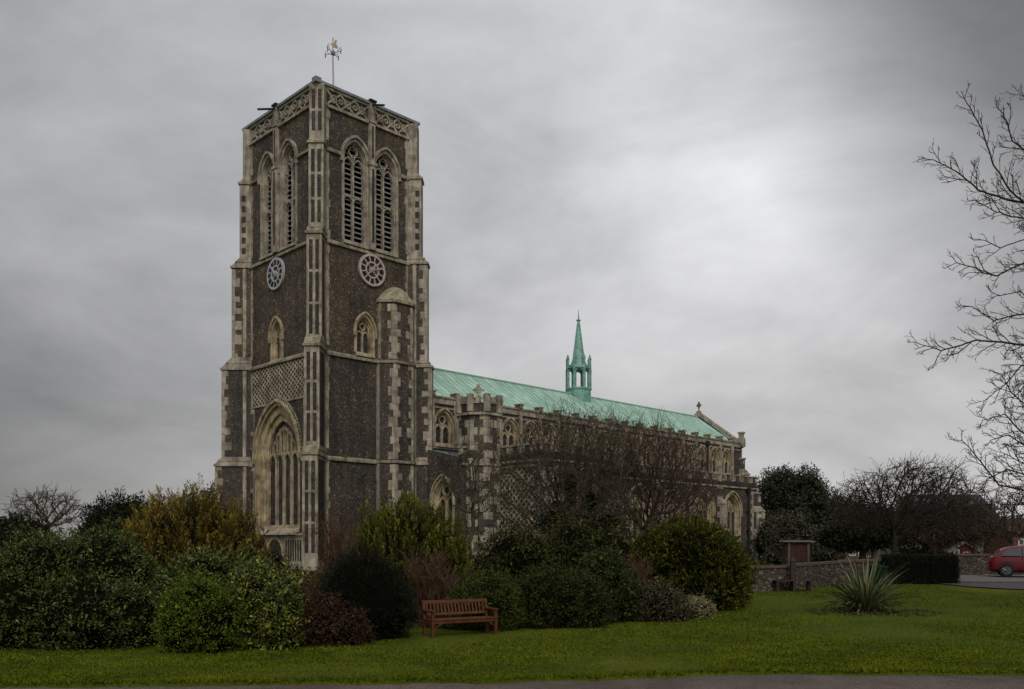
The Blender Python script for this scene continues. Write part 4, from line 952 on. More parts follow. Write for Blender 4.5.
shrub('broadleaf_shrub', [(602,552,30,0,1.1,None),(615,575,24,-.1,.8,None)], 25.2, 1700, 'l_holly', 'dark glossy leaved bush in the middle of the border, left of the grey green shrub', 'shrub', leaf=.075, asp=.5, per=9, clump=.16, tb=.5, tv=.3, lump=.2)
shrub('ivy_thicket', [(520,528,42,0,1.4,None),(575,520,36,.4,1.4,None),(605,528,40,0,1.2,None),(500,548,34,-.3,1.0,None),(555,540,44,-.4,1.,None),(632,536,25,.2,1.0,None)], 30.5, 4200, 'l_box', 'dark ivy covered thicket at the foot of the bare trees', 'thicket', leaf=.09, asp=.5, per=9, clump=.24, tb=.55, tv=.3, lump=.3)
shrub('grey_green_shrub', [(655,583,28,0,1.0,None),(640,592,18,-.1,.7,None),(672,592,18,0,.7,None)], 25.5, 1500, 'l_grey', 'low grey green shrub in front of the big golden rounded bush', 'shrub', leaf=.055, asp=.45, per=9, clump=.15, tb=.42, lump=.16)
shrub('variegated_shrub', [(693,598,16,0,.6,None),(706,601,8,.1,.4,None)], 26.2, 420, 'l_pale', 'small pale cream variegated bush at the right end of the border', 'shrub', leaf=.055, asp=.5, per=8, clump=.13, tb=.55, lump=.15, core=.7)
shrub('rounded_conifer', [(690,519,52,0,1.9,None),(714,538,35,-.4,1.5,None),(662,530,36,.1,1.5,None),(702,560,45,-.7,1.4,None),(660,560,30,-.4,1.2,None)], 29.5, 6800, 'l_olive', 'big rounded olive gold conifer at the right end of the border', 'conifer', leaf=.075, asp=.4, per=14, clump=.2, style='needle', tb=.42, tv=.25, lump=.12)
shrub('brown_shrub', [(300,570,32,0,.9,None),(330,575,30,.2,.9,None),(275,575,20,.3,.8,None)], 23.5, 2000, 'l_brown', 'taller rusty brown shrub at the foot of the tower behind the low russet shrub', 'shrub', leaf=.055, asp=.45, per=9, clump=.2, tb=.42, lump=.3, core=.7)
shrub('dense_green_shrub', [(335,578,30,0,1.,None),(430,572,40,0,1.2,None),(470,575,26,.3,1.0,None)], 25.4, 1900, 'l_box', 'dark green shrubbery filling the gaps behind the dark conifer and the bench', 'shrub', leaf=.06, asp=.42, per=10, clump=.18, tb=.5, lump=.25)
shrub('grey_green_shrub', [(273,545,15,0,.8,None),(262,556,16,0,.8,None)], 30, 700, 'l_grey', 'dull grey green bush in front of the west door of the tower', 'shrub', leaf=.06, asp=.5, per=10, clump=.18, tb=.3, lump=.25)
# bare reddish stems
def stems(label, px, Y, hw, top, n, m_, name='bare_shrub', twn=500):
    b = np.array([wx(px, Y), Y, gz(Y)]); zt = wz(top, Y); P = [b]; par = [-1]; rg = np.random.default_rng(int(px))
    for k in range(n):
        a = rg.uniform(0, 6.28); rr = rg.uniform(.05, 1)*hw*Y/880; L = (zt-b[2])*rg.uniform(.6, 1.0); last = 0; ns = 9
        b0 = b+np.array([math.cos(a), math.sin(a), 0])*rr*.4
        P.append(b0); par.append(0); last = len(P)-1
        for j in range(1, ns+1):
            f = j/ns; p = b0+np.array([math.cos(a)*rr*.6*f**1.4, math.sin(a)*rr*.6*f**1.4, L*f])+rg.normal(0, .035, 3); P.append(p); par.append(last); last = len(P)-1
    P = np.array(P); par = np.array(par); P[0] -= (0, 0, .3)
    o = skel_mesh(name, P, par, M[m_], tip=.006, rmax=.022, twigs=twn, tl=.45, sides=4, seed=int(px), tdir=(0,0,.6)); tag(o, label, 'shrub'); return o
stems('tall leafless reddish brown stems between the tower foot and the golden green conifer', 338, 24.5, 30, 512, 46, 'twig_red', twn=1100)
stems('leafless reddish shrub behind the left end of the bench', 435, 23.0, 30, 560, 60, 'twig_red', twn=1200)
stems('leafless rusty stems left of the big rounded conifer', 633, 27.4, 20, 560, 34, 'twig_red', twn=600)
stems('thin leafless russet stems above the brown shrub', 316, 20.6, 16, 588, 30, 'twig_red', twn=400)

# ------------------------------------------------------------ leafless trees
def bare_tree(name, label, base, lobes, natt, m_, step=.35, di=2.2, dk=.5, tip=.009, twigs=3000, tl=.5, seed=3, chain=None, rmax=.4, pw=2.65, bias=(0,0,.05), jit=.14, sides=5, group=None, tdir=(0,0,.3), top=(0,0,2.)):
    root = empty(name, tuple(base)); tag(root, label, 'tree', group)
    att = np.concatenate([ell_pts(int(natt*f), c, s) for c, s, f in lobes])-np.array(base)
    if chain is None: chain = [np.array(top)*k/6.-np.array([0,0,.3*(k == 0)]) for k in range(7)]
    P, par = colonize(att, chain, step, di, dk, bias=bias, jit=jit, seed=seed)
    nc = len(chain)
    # trunk as its own part: the initial chain; crown: everything above
    o = skel_mesh('crown', P, par, M[m_], tip=tip, pw=pw, rmax=rmax, twigs=twigs, tl=tl, parent=root, sides=sides, seed=seed, tdir=tdir)
    r0 = min(rmax, 1e9); mb = MB(); c3 = [Vector(tuple(q)) for q in chain]
    # trunk radius from crown
    mb.tube(c3, [rmax*1.05*(1.35 if k == 0 else 1.12-.2*k/len(c3)) for k in range(len(c3))], 12); mb.build('trunk', M[m_], root, smooth=True)
    return root
def lobe(px, py, Y, hw, hh, rd, f): return ((wx(px, Y), Y, wz(py, Y)), (hw*Y/880, rd, hh*Y/880), f)
bare_tree('bare_tree', 'large twiggy leafless tree with ivy in front of the church porch', (wx(572, 35), 35, gz(35)), [lobe(566,455,35,56,44,2.6,.45), lobe(524,488,35,36,50,2.2,.2), lobe(605,450,35.5,44,36,2.,.25), lobe(580,505,34.5,56,34,2.2,.15)], 2500, 'bark', step=.19, di=1.6, dk=.28, tip=.0055, twigs=13000, tl=.75, seed=3, rmax=.13, top=(.15,0,1.4), jit=.22)
bare_tree('bare_tree', 'dense twiggy leafless tree in front of the south aisle above the rounded conifer', (wx(645, 37), 37, gz(37)), [lobe(650,468,37,54,46,2.6,.5), lobe(686,486,37,30,40,2.,.22), lobe(610,480,37,40,44,2.,.15), lobe(665,508,36.5,46,26,2.,.13)], 2300, 'bark_red', step=.19, di=1.6, dk=.28, tip=.0058, twigs=12500, tl=.75, seed=5, rmax=.11, top=(-.1,0,1.2), jit=.22)
bare_tree('bare_tree', 'slim leafless small tree before the porch turret', (wx(470, 32), 32, gz(32)), [lobe(474,480,32,30,42,1.2,.8), lobe(455,470,32,18,30,1.,.2)], 260, 'bark', step=.22, di=1.7, dk=.4, tip=.009, twigs=700, tl=.5, seed=8, rmax=.085, top=(.05,0,1.4), jit=.2)
tag(foliage('ivy', blobs_px([(570,468,12,0,.5,498),(588,490,13,0,.5,515),(556,505,20,.2,.7,535),(604,508,22,.1,.6,540)], 34.6), 480, M['l_holly'], leaf=.09, asp=.7, per=9, clump=.22, lump=.35, tb=.5, core=.6), 'dark ivy climbing in the limbs of the leafless tree before the porch', 'ivy')
tr = bare_tree('hawthorn', 'spreading dark leafless thorn tree behind the clipped hedge', (wx(893, 40), 40, gz(40)), [lobe(905,500,40,70,34,2.6,.55), lobe(860,505,40,28,26,2.,.15), lobe(950,505,40,40,28,2.2,.2), lobe(920,475,40,45,14,1.8,.1)], 2900, 'bark_dark', step=.2, di=1.6, dk=.26, tip=.007, twigs=17000, tl=.6, seed=11, rmax=.2, top=(.1,0,1.25), jit=.25, tdir=(0,0,.1))
# the big tree whose branches reach in from the right
Yb = 26.0
limbs = [[(1150,300,0),(1080,242,.3),(1024,202,.2),(1010,190,0),(994,165,-.2),(982,133,-.4),(966,99,-.6)], [(1024,202,.2),(1002,198,.5),(978,190,.8),(957,171,1.),(933,159,1.2)], [(1080,242,.3),(1024,218,-.5),(998,212,-.8),(978,199,-1.)],
 [(1150,250,0),(1090,150,.5),(1050,110,.8),(1020,95,1.)], [(1090,150,.5),(1040,165,0),(1012,140,-.5),(1003,112,-.8)], [(1150,340,0),(1085,290,-.4),(1024,263,-.6),(998,275,-.8),(978,269,-1),(957,262,-1.1)], [(1085,290,-.4),(1024,240,.4),(1000,248,.7),(984,240,.9)],
 [(1150,380,0),(1080,335,.5),(1024,313,.6),(994,320,.8),(972,307,1.)], [(1150,390,0),(1080,350,-.2),(1024,345,-.4),(978,340,-.6),(941,350,-.8),(913,342,-1.)], [(1080,335,.5),(1020,292,1.),(996,296,1.2)],
 [(1150,440,0),(1080,390,.4),(1024,364,.6),(1007,385,.8),(986,401,.9)], [(1150,470,0),(1080,445,-.4),(1024,434,-.6),(1003,415,-.8),(982,421,-1.)], [(1150,480,0),(1080,480,.3),(1024,491,.3),(999,486,.1),(981,461,-.1),(962,440,-.2)], [(1080,480,.3),(1024,462,.8),(1001,452,1.)], [(1080,445,-.4),(1030,410,.2),(1010,392,.3),(1000,375,.3)], [(1080,480,.3),(1030,448,-.3),(1008,436,-.5),(990,441,-.6)], [(1080,480,.3),(1030,478,-1.),(1008,470,-1.2),(988,480,-1.3)], [(1080,390,.4),(1030,380,-.4),(1012,400,-.6)], [(1080,480,.3),(1024,504,-.8),(1003,506,-1.),(990,500,-1.1)]]
def limb_tree():
    rg = np.random.default_rng(77); z0 = gz(Yb); bx_ = wx(1150, Yb); P = [np.array((bx_, Yb, z0-.3))]; par = [-1]
    for k in range(1, 40): P.append(np.array((bx_+.04*math.sin(k*.5), Yb+.05*math.cos(k*.4), z0-.3+.32*k))); par.append(k-1)
    nodes_ = P; pr_l = par
    def shoot(src, d, L, depth):
        """one side shoot: nearly straight, bending gently upwards, with smaller shoots off it"""
        n_ = max(2, int(L/.085)); last = src; p = nodes_[src].copy(); d = d/np.linalg.norm(d); sg = 1; bend = rg.normal(0, .05, 3)+np.array([0, 0, .035])
        for k in range(n_):
            d = d+bend+rg.normal(0, .035, 3); d /= np.linalg.norm(d); p = p+d*L/n_; nodes_.append(p.copy()); pr_l.append(last); last = len(nodes_)-1
            if depth and k >= 1 and rg.uniform() < (.72 if depth > 1 else .6):
                sd_ = np.cross(d, rg.normal(0, 1, 3)*np.array([.3, 1, .3])); sd_ /= np.linalg.norm(sd_)+1e-9; sg = -sg
                shoot(last, d*.85+sd_*sg*rg.uniform(.45, .8), L*rg.uniform(.28, .5)*(1-.5*k/n_), depth-1)
    for lb in limbs:
        q = [np.array((wx(x, Yb+dy), Yb+dy, wz(y, Yb+dy))) for x, y, dy in lb]; A = np.array(nodes_); last = int(np.argmin(((A-q[0])**2).sum(1)))
        q = [nodes_[last]]+q[1:]; tot = sum(np.linalg.norm(b_-a_) for a_, b_ in zip(q[:-1], q[1:])); run = 0; sg = 1; todo = []; off_ = np.zeros(3)
        for a_, b_ in zip(q[:-1], q[1:]):
            l_ = np.linalg.norm(b_-a_); m_ = max(1, int(l_/.13)); d = (b_-a_)/l_
            for k in range(1, m_+1):
                off_ = off_*.9+rg.normal(0, .010, 3); p = a_+(b_-a_)*k/m_+off_; nodes_.append(p); pr_l.append(last); last = len(nodes_)-1; run += l_/m_
                if p[0] < wx(1060, Yb) and rg.uniform() < (.95 if lb[0][1] > 430 or lb[-1][1] > 380 else .85): sg = -sg; todo.append((last, d.copy(), sg, 1-run/tot))
        todo.append((last, d.copy(), 1, 0.))
        for src, d, sg_, rem in todo:
            sd_ = np.cross(d, np.array([0, 1, 0])+rg.normal(0, .35, 3)); sd_ /= np.linalg.norm(sd_)+1e-9
            shoot(src, d*.9+sd_*sg_*rg.uniform(.45, .85), rg.uniform(.4, .85)*(.55+1.0*min(1, rem)), 2)
    root = empty('bare_tree', (bx_, Yb, z0)); tag(root, 'tall leafless tree reaching its dark branches into the right side of the view', 'tree')
    Q = np.array(nodes_)-np.array((bx_, Yb, z0)); skel_mesh('crown', Q, np.array(pr_l), M['bark_dark'], tip=.0052, pw=2.9, rmax=.24, twigs=2500, tl=.16, parent=root, sides=5, seed=9, tdir=(-.15,0,.35))
    mb = MB(); mb.tube([(0,0,-.3),(0,0,.4),(.03,.03,3),(0,.04,6),(.03,.03,9),(0,0,12)], [.42,.33,.29,.26,.18,.06], 12); mb.build('trunk', M['bark_dark'], root, smooth=True)
limb_tree()
# far trees
def far_tree(name, label, items, Y, n, m_, trunk=None, **kw):
    b = blobs_px(items, Y); root = empty(name, (b[0][0][0], Y, 0)); tag(root, label, 'tree')
    bl = [((c[0]-b[0][0][0], c[1]-Y, c[2]), s) for c, s in b]
    foliage('crown', bl, n, M[m_], parent=root, **kw)
    mb = MB(); mb.tube([(0,0,-.2), (.1,0,bl[0][0][2]*.5), (0,.1,bl[0][0][2]*1.1)], [.35,.28,.15], 8); mb.tube([(0,0,bl[0][0][2]*.45), (.8,0,bl[0][0][2]*.9)], [.2,.1], 6); mb.build('trunk', M['bark'], root); return root
far_tree('evergreen_oak', 'tall broad evergreen oak beyond the east end of the church', [(795,478,32,0,4.5,560),(768,478,18,1,3.5,556),(818,490,30,1,4.,560),(780,468,18,1,3.5,520),(806,470,18,0,3.5,520),(800,510,40,-2,4,566)], 100, 6200, 'l_oak', leaf=.21, asp=.55, per=9, clump=.55, tb=.42, tv=.22, lump=.26, shoots=.02)
far_tree('evergreen_oak', 'lower pale leaved evergreen oak beside the timber shelter', [(782,514,26,0,3,566),(765,520,16,0,2.5,566),(806,528,20,.5,2.5,566)], 84, 2600, 'l_oak', leaf=.17, asp=.55, per=9, clump=.42, tb=.58, tv=.25, lump=.26, shoots=.02)
far_tree('evergreen_oak', 'dark evergreen oak behind the thorn tree', [(842,498,28,0,4,566),(866,505,34,2,4,566),(905,508,38,2,4,560),(826,515,24,-1,3,566)], 110, 3600, 'l_dark', leaf=.25, asp=.5, per=9, clump=.7, tb=.8, tv=.3, lump=.25, shoots=.02)
far_tree('evergreen_tree', 'dark spreading evergreen in front of the brick house roof', [(862,520,26,0,2.4,548),(842,525,20,.5,2.2,550),(884,524,22,.4,2.2,547)], 72, 1300, 'l_dark', leaf=.2, asp=.5, per=10, clump=.45, tb=.6, tv=.3, lump=.3)
far_tree('evergreen_tree', 'dark broad evergreen behind the right side of the thorn tree', [(925,512,30,0,2.6,545),(960,508,28,.5,2.6,545),(905,520,20,.4,2.2,544)], 82, 1500, 'l_dark', leaf=.22, asp=.5, per=10, clump=.5, tb=.7, tv=.3, lump=.3)
far_tree('evergreen_tree', 'dark domed evergreen at the far left edge', [(18,520,26,0,3,560),(-10,528,20,0,3,560)], 62, 1500, 'l_dark', leaf=.2, asp=.5, per=10, clump=.4, tb=.5, tv=.3, lump=.15)
far_tree('evergreen_tree', 'broad dark green pine like tree left of the golden conifer', [(122,498,24,0,2.8,560),(102,512,16,0,2,560),(140,510,12,0,2,560)], 58, 1700, 'l_dark', leaf=.22, asp=.3, per=11, clump=.45, tb=.9, tv=.3, lump=.3)
far_tree('evergreen_tree', 'small evergreen just left of the tower foot', [(212,492,11,0,2,560),(206,505,9,0,2,560)], 80, 420, 'l_dark', leaf=.26, asp=.4, per=10, clump=.5, tb=.9, tv=.3, lump=.35)
bare_tree('bare_tree', 'small distant leafless tree behind the left shrubs by the brick chimney', (wx(48, 90), 90, 0), [lobe(46,510,90,40,20,3.5,1.)], 900, 'bark', step=.35, di=4, dk=.6, tip=.016, twigs=1500, tl=1.0, seed=31, rmax=.2, top=(0,0,2.2), jit=.15)
bare_tree('bare_tree', 'faint leafless treetop between the dark pine and the golden conifer', (wx(165, 100), 100, 0), [lobe(163,512,100,26,18,3.5,1.)], 260, 'bark', step=.45, di=4, dk=.9, tip=.018, twigs=900, tl=1.4, seed=33, rmax=.18, top=(0,0,2.2), jit=.15)
for k, (px, py, hw, hh, Y, lab) in enumerate(((975,525,36,22,70,'brown twiggy leafless tree behind the red shed'), (1012,518,30,24,75,'leafless tree with few rusty leaves above the red car'), (935,530,24,20,72,'leafless tree behind the clipped hedge and the pale low building'))):
    bare_tree('bare_tree', lab, (wx(px, Y), Y, 0), [lobe(px,py,Y,hw,hh,2.8,1.)], 420, 'bark_red', step=.35, di=3.2, dk=.7, tip=.017, twigs=3200, tl=1.0, seed=40+k, rmax=.17, top=(0,0,1.6), jit=.2)
    tag(foliage('dry_leaves', [((wx(px, Y), Y, wz(py, Y)), (hw*Y/880, 2.6, hh*Y/880))], 300, M['l_brown'], leaf=.16, asp=.6, per=4, clump=.5, tb=.5, core=.05, lump=.5), 'sparse rusty leaves clinging to the '+lab, 'leaves', kind='stuff')
shrub('boundary_hedge', [(700,548,60,0,1.5,None),(800,550,40,0,1.5,None),(1080,550,80,0,1.5,None)], 66, 1500, 'l_oak', 'loose dark hedge beyond the churchyard wall behind the thorn tree', 'hedge', leaf=.18, asp=.5, per=9, clump=.4, tb=.35, lump=.25)
shrub('boundary_hedge', [(30,541,60,0,2,None),(130,540,60,0,2,None),(230,541,60,0,2,None),(-60,538,60,0,2,None)], 60, 900, 'l_oak', 'far dark hedge behind the left shrubs', 'hedge', leaf=.18, asp=.5, per=9, clump=.4, tb=.3, lump=.25)

# clipped hedge
def hedge():
    Y0 = 37.3; x0, x1 = wx(893, Y0), wx(958, Y0); z0 = gz(Y0); zt = wz(557, Y0); D_ = 1.3; n = 5200
    P = []; Nn = []
    for (nrm, cnt) in (((0,-1,0), 2600), ((0,0,1), 1500), ((1,0,0), 700), ((-1,0,0), 300)):
        u = rng.uniform(0, 1, (cnt, 3)); p = np.array([x0, Y0, z0])+u*np.array([x1-x0, D_, zt-z0])
        ax = [abs(a) for a in nrm].index(1); p[:,ax] = {(0,-1,0): Y0, (0,0,1): zt, (1,0,0): x1, (-1,0,0): x0}[nrm]
        # round the top edges
        P.append(p+rng.normal(0, .025, p.shape)); Nn.append(np.tile(np.array(nrm, float), (cnt, 1)))
    P = np.concatenate(P); Nn = np.concatenate(Nn); tz = np.clip((P[:,2]-(zt-.25))/.25, 0, 1); P[:,1] += np.where(Nn[:,1] < 0, tz**2*.14, 0); P[:,2] += .03*np.array([noise.noise(Vector((p[0]*2, p[1]*2, 0))) for p in P])
    per = 8; C = np.repeat(P, per, 0)+rdir(len(P)*per)*.07; D = np.repeat(Nn, per, 0)*.7+rdir(len(C))*.8
    V, F = leaf_quads(C, D, rdir(len(C)), np.full(len(C), .05)*rng.uniform(.7, 1.3, len(C)), np.full(len(C), .028))
    o = raw_mesh('clipped_hedge', V, F, [M['l_dark']], np.clip(rng.normal(.5, .25, len(F)), 0, 1))
    mb = MB(); mb.box(x0+.06, x1-.06, Y0+.08, Y0+D_-.05, z0, zt-.06); mb.build('shaded_inner_core', M['core'], o)  # solid core; shade inside the hedge put into its near-black colour
    tag(o, 'dark clipped box shaped hedge between the thorn tree and the road', 'hedge')
hedge()

# ------------------------------------------------------------ walls
m = mat('flint_cobble_wall', rough=.85, spec=.25); T, b = nodes(m); v = objc(T)
mp = T.nodes.new('ShaderNodeMapping'); T.links.new(v, mp.inputs[0]); mp.inputs['Scale'].default_value = (1, 1, 1.7)
vo = tnode(T, 'ShaderNodeTexVoronoi', mp.outputs[0], Scale=9.0, Randomness=.8); sc = T.nodes.new('ShaderNodeSeparateColor'); T.links.new(vo.outputs['Color'], sc.inputs[0])
ve = tnode(T, 'ShaderNodeTexVoronoi', mp.outputs[0], Scale=9.0, Randomness=.8, feature='DISTANCE_TO_EDGE')
c = rampn(T, sc.outputs[0], [(0,(.02,.017,.014)),(.5,(.055,.043,.032)),(.85,(.10,.08,.062)),(1,(.20,.18,.155))]); c = mixc(T, rampn(T, ve.outputs['Distance'], [(0,(1,1,1)),(.1,(0,0,0))]), c, (.055,.043,.032))
T.links.new(c, b.inputs['Base Color']); bump(T, b, ve.outputs['Distance'], .8, .05); M['cobble'] = m
M['brick'] = noisy('old_red_brick', (.08,.035,.024), (.15,.07,.048), 9, .9); M['brick_cap'] = noisy('mossy_brick_coping', (.045,.032,.022), (.10,.065,.045), 5, .9)
def fwall(pts, h, label, name='churchyard_wall'):
    mb = MB(); cp = MB()
    for (a_, b_) in zip(pts[:-1], pts[1:]):
        A_ = Vector(a_); B_ = Vector(b_); d = (B_-A_).normalized(); n_ = Vector((-d.y, d.x)); t = .17; n = 10
        for k in range(n):
            p = A_.lerp(B_, k/n); q = A_.lerp(B_, (k+1)/n); za, zb = gz(p.y), gz(q.y)
            def loop(z1, z2, tt): return [(p-n_*tt).to_tuple()+(z1,), (q-n_*tt).to_tuple()+(z2,), (q+n_*tt).to_tuple()+(z2,), (p+n_*tt).to_tuple()+(z1,)]
            mb.hexa(loop(za-.2, zb-.2, t), loop(za+h, zb+h, t)); cp.hexa(loop(za+h, zb+h, t+.05), loop(za+h+.10, zb+h+.10, t+.03))
    o = mb.build(name, M['cobble']); cp.build('coping', M['brick_cap'], o); tag(o, label, 'wall'); return o
p1 = (wx(700, 33.6), 33.6); p2 = (wx(792, 34.9), 34.9); p3 = (wx(886, 38.9), 38.9); p4 = (wx(950, 44.6), 44.6); p5 = (wx(1110, 46.5), 46.5)
fwall([p1, p2], .88, 'flint cobble wall with brick coping left of the dark iron post'); fwall([(p2[0]+.02, p2[1]+.06), p3], .92, 'flint cobble wall with brick coping behind the spiky plant')
fwall([(p3[0]+.05, p3[1]+.05), p4, p5], 1.0, 'flint cobble wall behind the clipped hedge and the red car')
# post and low bench at the wall, timber shelter
M['wood_dark'] = noisy('dark_stained_wood', (.018,.012,.009), (.05,.03,.022), 9, .7); M['wood_red'] = noisy('red_brown_teak', (.055,.016,.006), (.12,.038,.014), 7, .6, .25, 6, .2)
M['wood_panel'] = noisy('brown_boarding', (.035,.014,.009), (.065,.027,.017), 6, .8); M['wood_grey'] = noisy('weathered_grey_post', (.06,.050,.042), (.105,.092,.08), 6, .85)
Yp = 34.3; mb = MB(); px0 = wx(792.5, Yp)
mb.box(px0-.075, px0+.075, Yp-.075, Yp+.075, gz(Yp)-.1, wz(561, Yp)); mb.hexa([(px0-.1,Yp-.1,wz(561,Yp)),(px0+.1,Yp-.1,wz(561,Yp)),(px0+.1,Yp+.1,wz(561,Yp)),(px0-.1,Yp+.1,wz(561,Yp))], [(px0-.03,Yp-.03,wz(557,Yp)),(px0+.03,Yp-.03,wz(557,Yp)),(px0+.03,Yp+.03,wz(557,Yp)),(px0-.03,Yp+.03,wz(557,Yp))])
tag(mb.build('wooden_post', M['wood_dark']), 'dark square post standing against the churchyard wall', 'post')
def low_seat():
    Y = 34.2; x0, x1 = wx(774, Y), wx(812, Y); zb = gz(Y); root = empty('low_seat', ((x0+x1)/2, Y+.1, zb)); tag(root, 'low dark timber seat at the foot of the flint wall', 'bench'); hw = (x1-x0)/2
    mb = MB()
    for k in range(4): mb.box(-hw, hw, -.28+k*.11, -.28+k*.11+.095, .40, .44)
    mb.build('seat', M['wood_dark'], root)
    for sx in (-1, 0, 1): mb = MB(); mb.box(sx*(hw-.1)-.04, sx*(hw-.1)+.04, -.26, -.18, 0, .398); mb.box(sx*(hw-.1)-.04, sx*(hw-.1)+.04, .10, .178, 0, .39); mb.box(sx*(hw-.1)-.035, sx*(hw-.1)+.035, -.18, .1, .3, .38); mb.build('leg', M['wood_dark'], root)
low_seat()
def shelter():
    Y = 45.0; x0, x1 = wx(786, Y), wx(813, Y); hw = (x1-x0)/2; root = empty('notice_shelter', ((x0+x1)/2, Y, 0)); tag(root, 'small brown boarded timber shelter with pale posts beyond the flint wall', 'shelter'); zt = wz(542, Y)
    mb = MB(); n = 7
    for k in range(n): x = -hw+.1+(2*hw-.2)*k/n; mb.box(x, x+(2*hw-.2)/n-.012, .02, .05, .35, zt-.03)
    mb.box(-hw+.02, -hw+.05, .06, .75, .3, zt-.05); mb.box(hw-.05, hw-.02, .06, .75, .3, zt-.05); mb.build('boarding', M['wood_panel'], root)
    for x in (-hw+.14, hw-.25): mb = MB(); mb.box(x-.055, x+.055, -.06, .0, 0, zt); mb.build('post', M['wood_grey'], root)
    mb = MB(); mb.hexa([(-hw-.12,-.16,zt),(hw+.12,-.16,zt),(hw+.12,.9,zt),(-hw-.12,.9,zt)], [(-hw-.1,-.12,zt+.04),(hw+.1,-.12,zt+.04),(hw+.08,.86,zt+.09),(-hw-.08,.86,zt+.09)]); mb.build('roof', M['wood_grey'], root)
shelter()
# green bin behind the spiky plant
Y = 37.0; M['binplastic'] = mat('green_plastic', (.003,.016,.006), .7, .1); X = wx(878, Y); mb = MB(); zb = gz(Y); zt = wz(567.5, Y)
root = empty('wheeled_bin', (X, Y, zb)); tag(root, 'small dark green bin half hidden behind the spiky plant', 'bin'); h = zt-zb
mb.hexa([(-.24,-.22,.05),(.24,-.22,.05),(.24,.22,.05),(-.24,.22,.05)], [(-.3,-.28,h),(.3,-.28,h),(.3,.28,h),(-.3,.28,h)]); mb.build('body', M['binplastic'], root)
mb = MB(); mb.hexa([(-.32,-.31,h),(.32,-.31,h),(.32,.32,h),(-.32,.32,h)], [(-.28,-.26,h+.07),(.28,-.26,h+.07),(.28,.30,h+.09),(-.28,.30,h+.09)]); mb.build('lid', M['binplastic'], root)
for sx in (-1, 1): mb = MB(); mb.tube([(sx*.25-.03, .2, .09), (sx*.25+.03, .2, .09)], .09, 12); mb.build('wheel', M['iron'], root)

# ------------------------------------------------------------ bench
def bench():
    Y = 21.0; root = empty('park_bench', (wx(460, Y), Y+.12, gz(Y)), R(30)); tag(root, 'red brown slatted wooden park bench with armrests on the lawn edge', 'bench'); W2 = .87; m_ = M['wood_red']
    for sx in (-1, 1):
        x = sx*(W2-.035)
        mb = MB(); mb.hexa([(x-.035,.17,0),(x+.035,.17,0),(x+.035,.24,0),(x-.035,.24,0)], [(x-.035,.19,.43),(x+.035,.19,.43),(x+.035,.26,.43),(x-.035,.26,.43)]); mb.hexa([(x-.035,.19,.43),(x+.035,.19,.43),(x+.035,.26,.43),(x-.035,.26,.43)], [(x-.035,.29,.86),(x+.035,.29,.86),(x+.035,.35,.86),(x-.035,.35,.86)]); mb.build('leg', m_, root)
        mb = MB(); mb.box(x-.035, x+.035, -.27, -.20, 0, .60); mb.build('leg', m_, root)
        mb = MB(); mb.box(x-.045, x+.045, -.31, .27, .602, .64); mb.build('armrest', m_, root)
        mb = MB(); mb.box(x-.025, x+.025, -.2, .19, .33, .40); mb.build('side_rail', m_, root)
        mb = MB(); mb.hexa([(x-sx*.035-.012,-.262,.22),(x-sx*.035+.012,-.262,.22),(x-sx*.035+.012,-.222,.22),(x-sx*.035-.012,-.222,.22)], [(x-sx*.2-.012,-.262,.335),(x-sx*.2+.05,-.262,.335),(x-sx*.2+.05,-.222,.335),(x-sx*.2-.012,-.222,.335)]); mb.build('brace', m_, root)
    mb = MB(); mb.box(-W2+.07, W2-.07, -.265, -.225, .335, .405)
    for k in range(5): mb.box(-W2+.001, W2-.001, -.285+k*.095, -.285+k*.095+.075, .407, .43)
    mb.build('seat', m_, root)
    mb = MB(); mb.hexa([(-W2+.07,.20,.50),(W2-.07,.20,.50),(W2-.07,.235,.50),(-W2+.07,.235,.50)], [(-W2+.07,.212,.555),(W2-.07,.212,.555),(W2-.07,.247,.555),(-W2+.07,.247,.555)])
    mb.hexa([(-W2+.07,.285,.775),(W2-.07,.285,.775),(W2-.07,.325,.775),(-W2+.07,.325,.775)], [(-W2+.07,.302,.85),(W2-.07,.302,.85),(W2-.07,.342,.85),(-W2+.07,.342,.85)])
    n = 17
    for k in range(n):
        x = -W2+.12+(2*W2-.24)*k/(n-1); mb.hexa([(x-.02,.222,.555),(x+.02,.222,.555),(x+.02,.236,.555),(x-.02,.236,.555)], [(x-.02,.292,.775),(x+.02,.292,.775),(x+.02,.308,.775),(x-.02,.308,.775)])
    mb.build('backrest', m_, root)
bench()

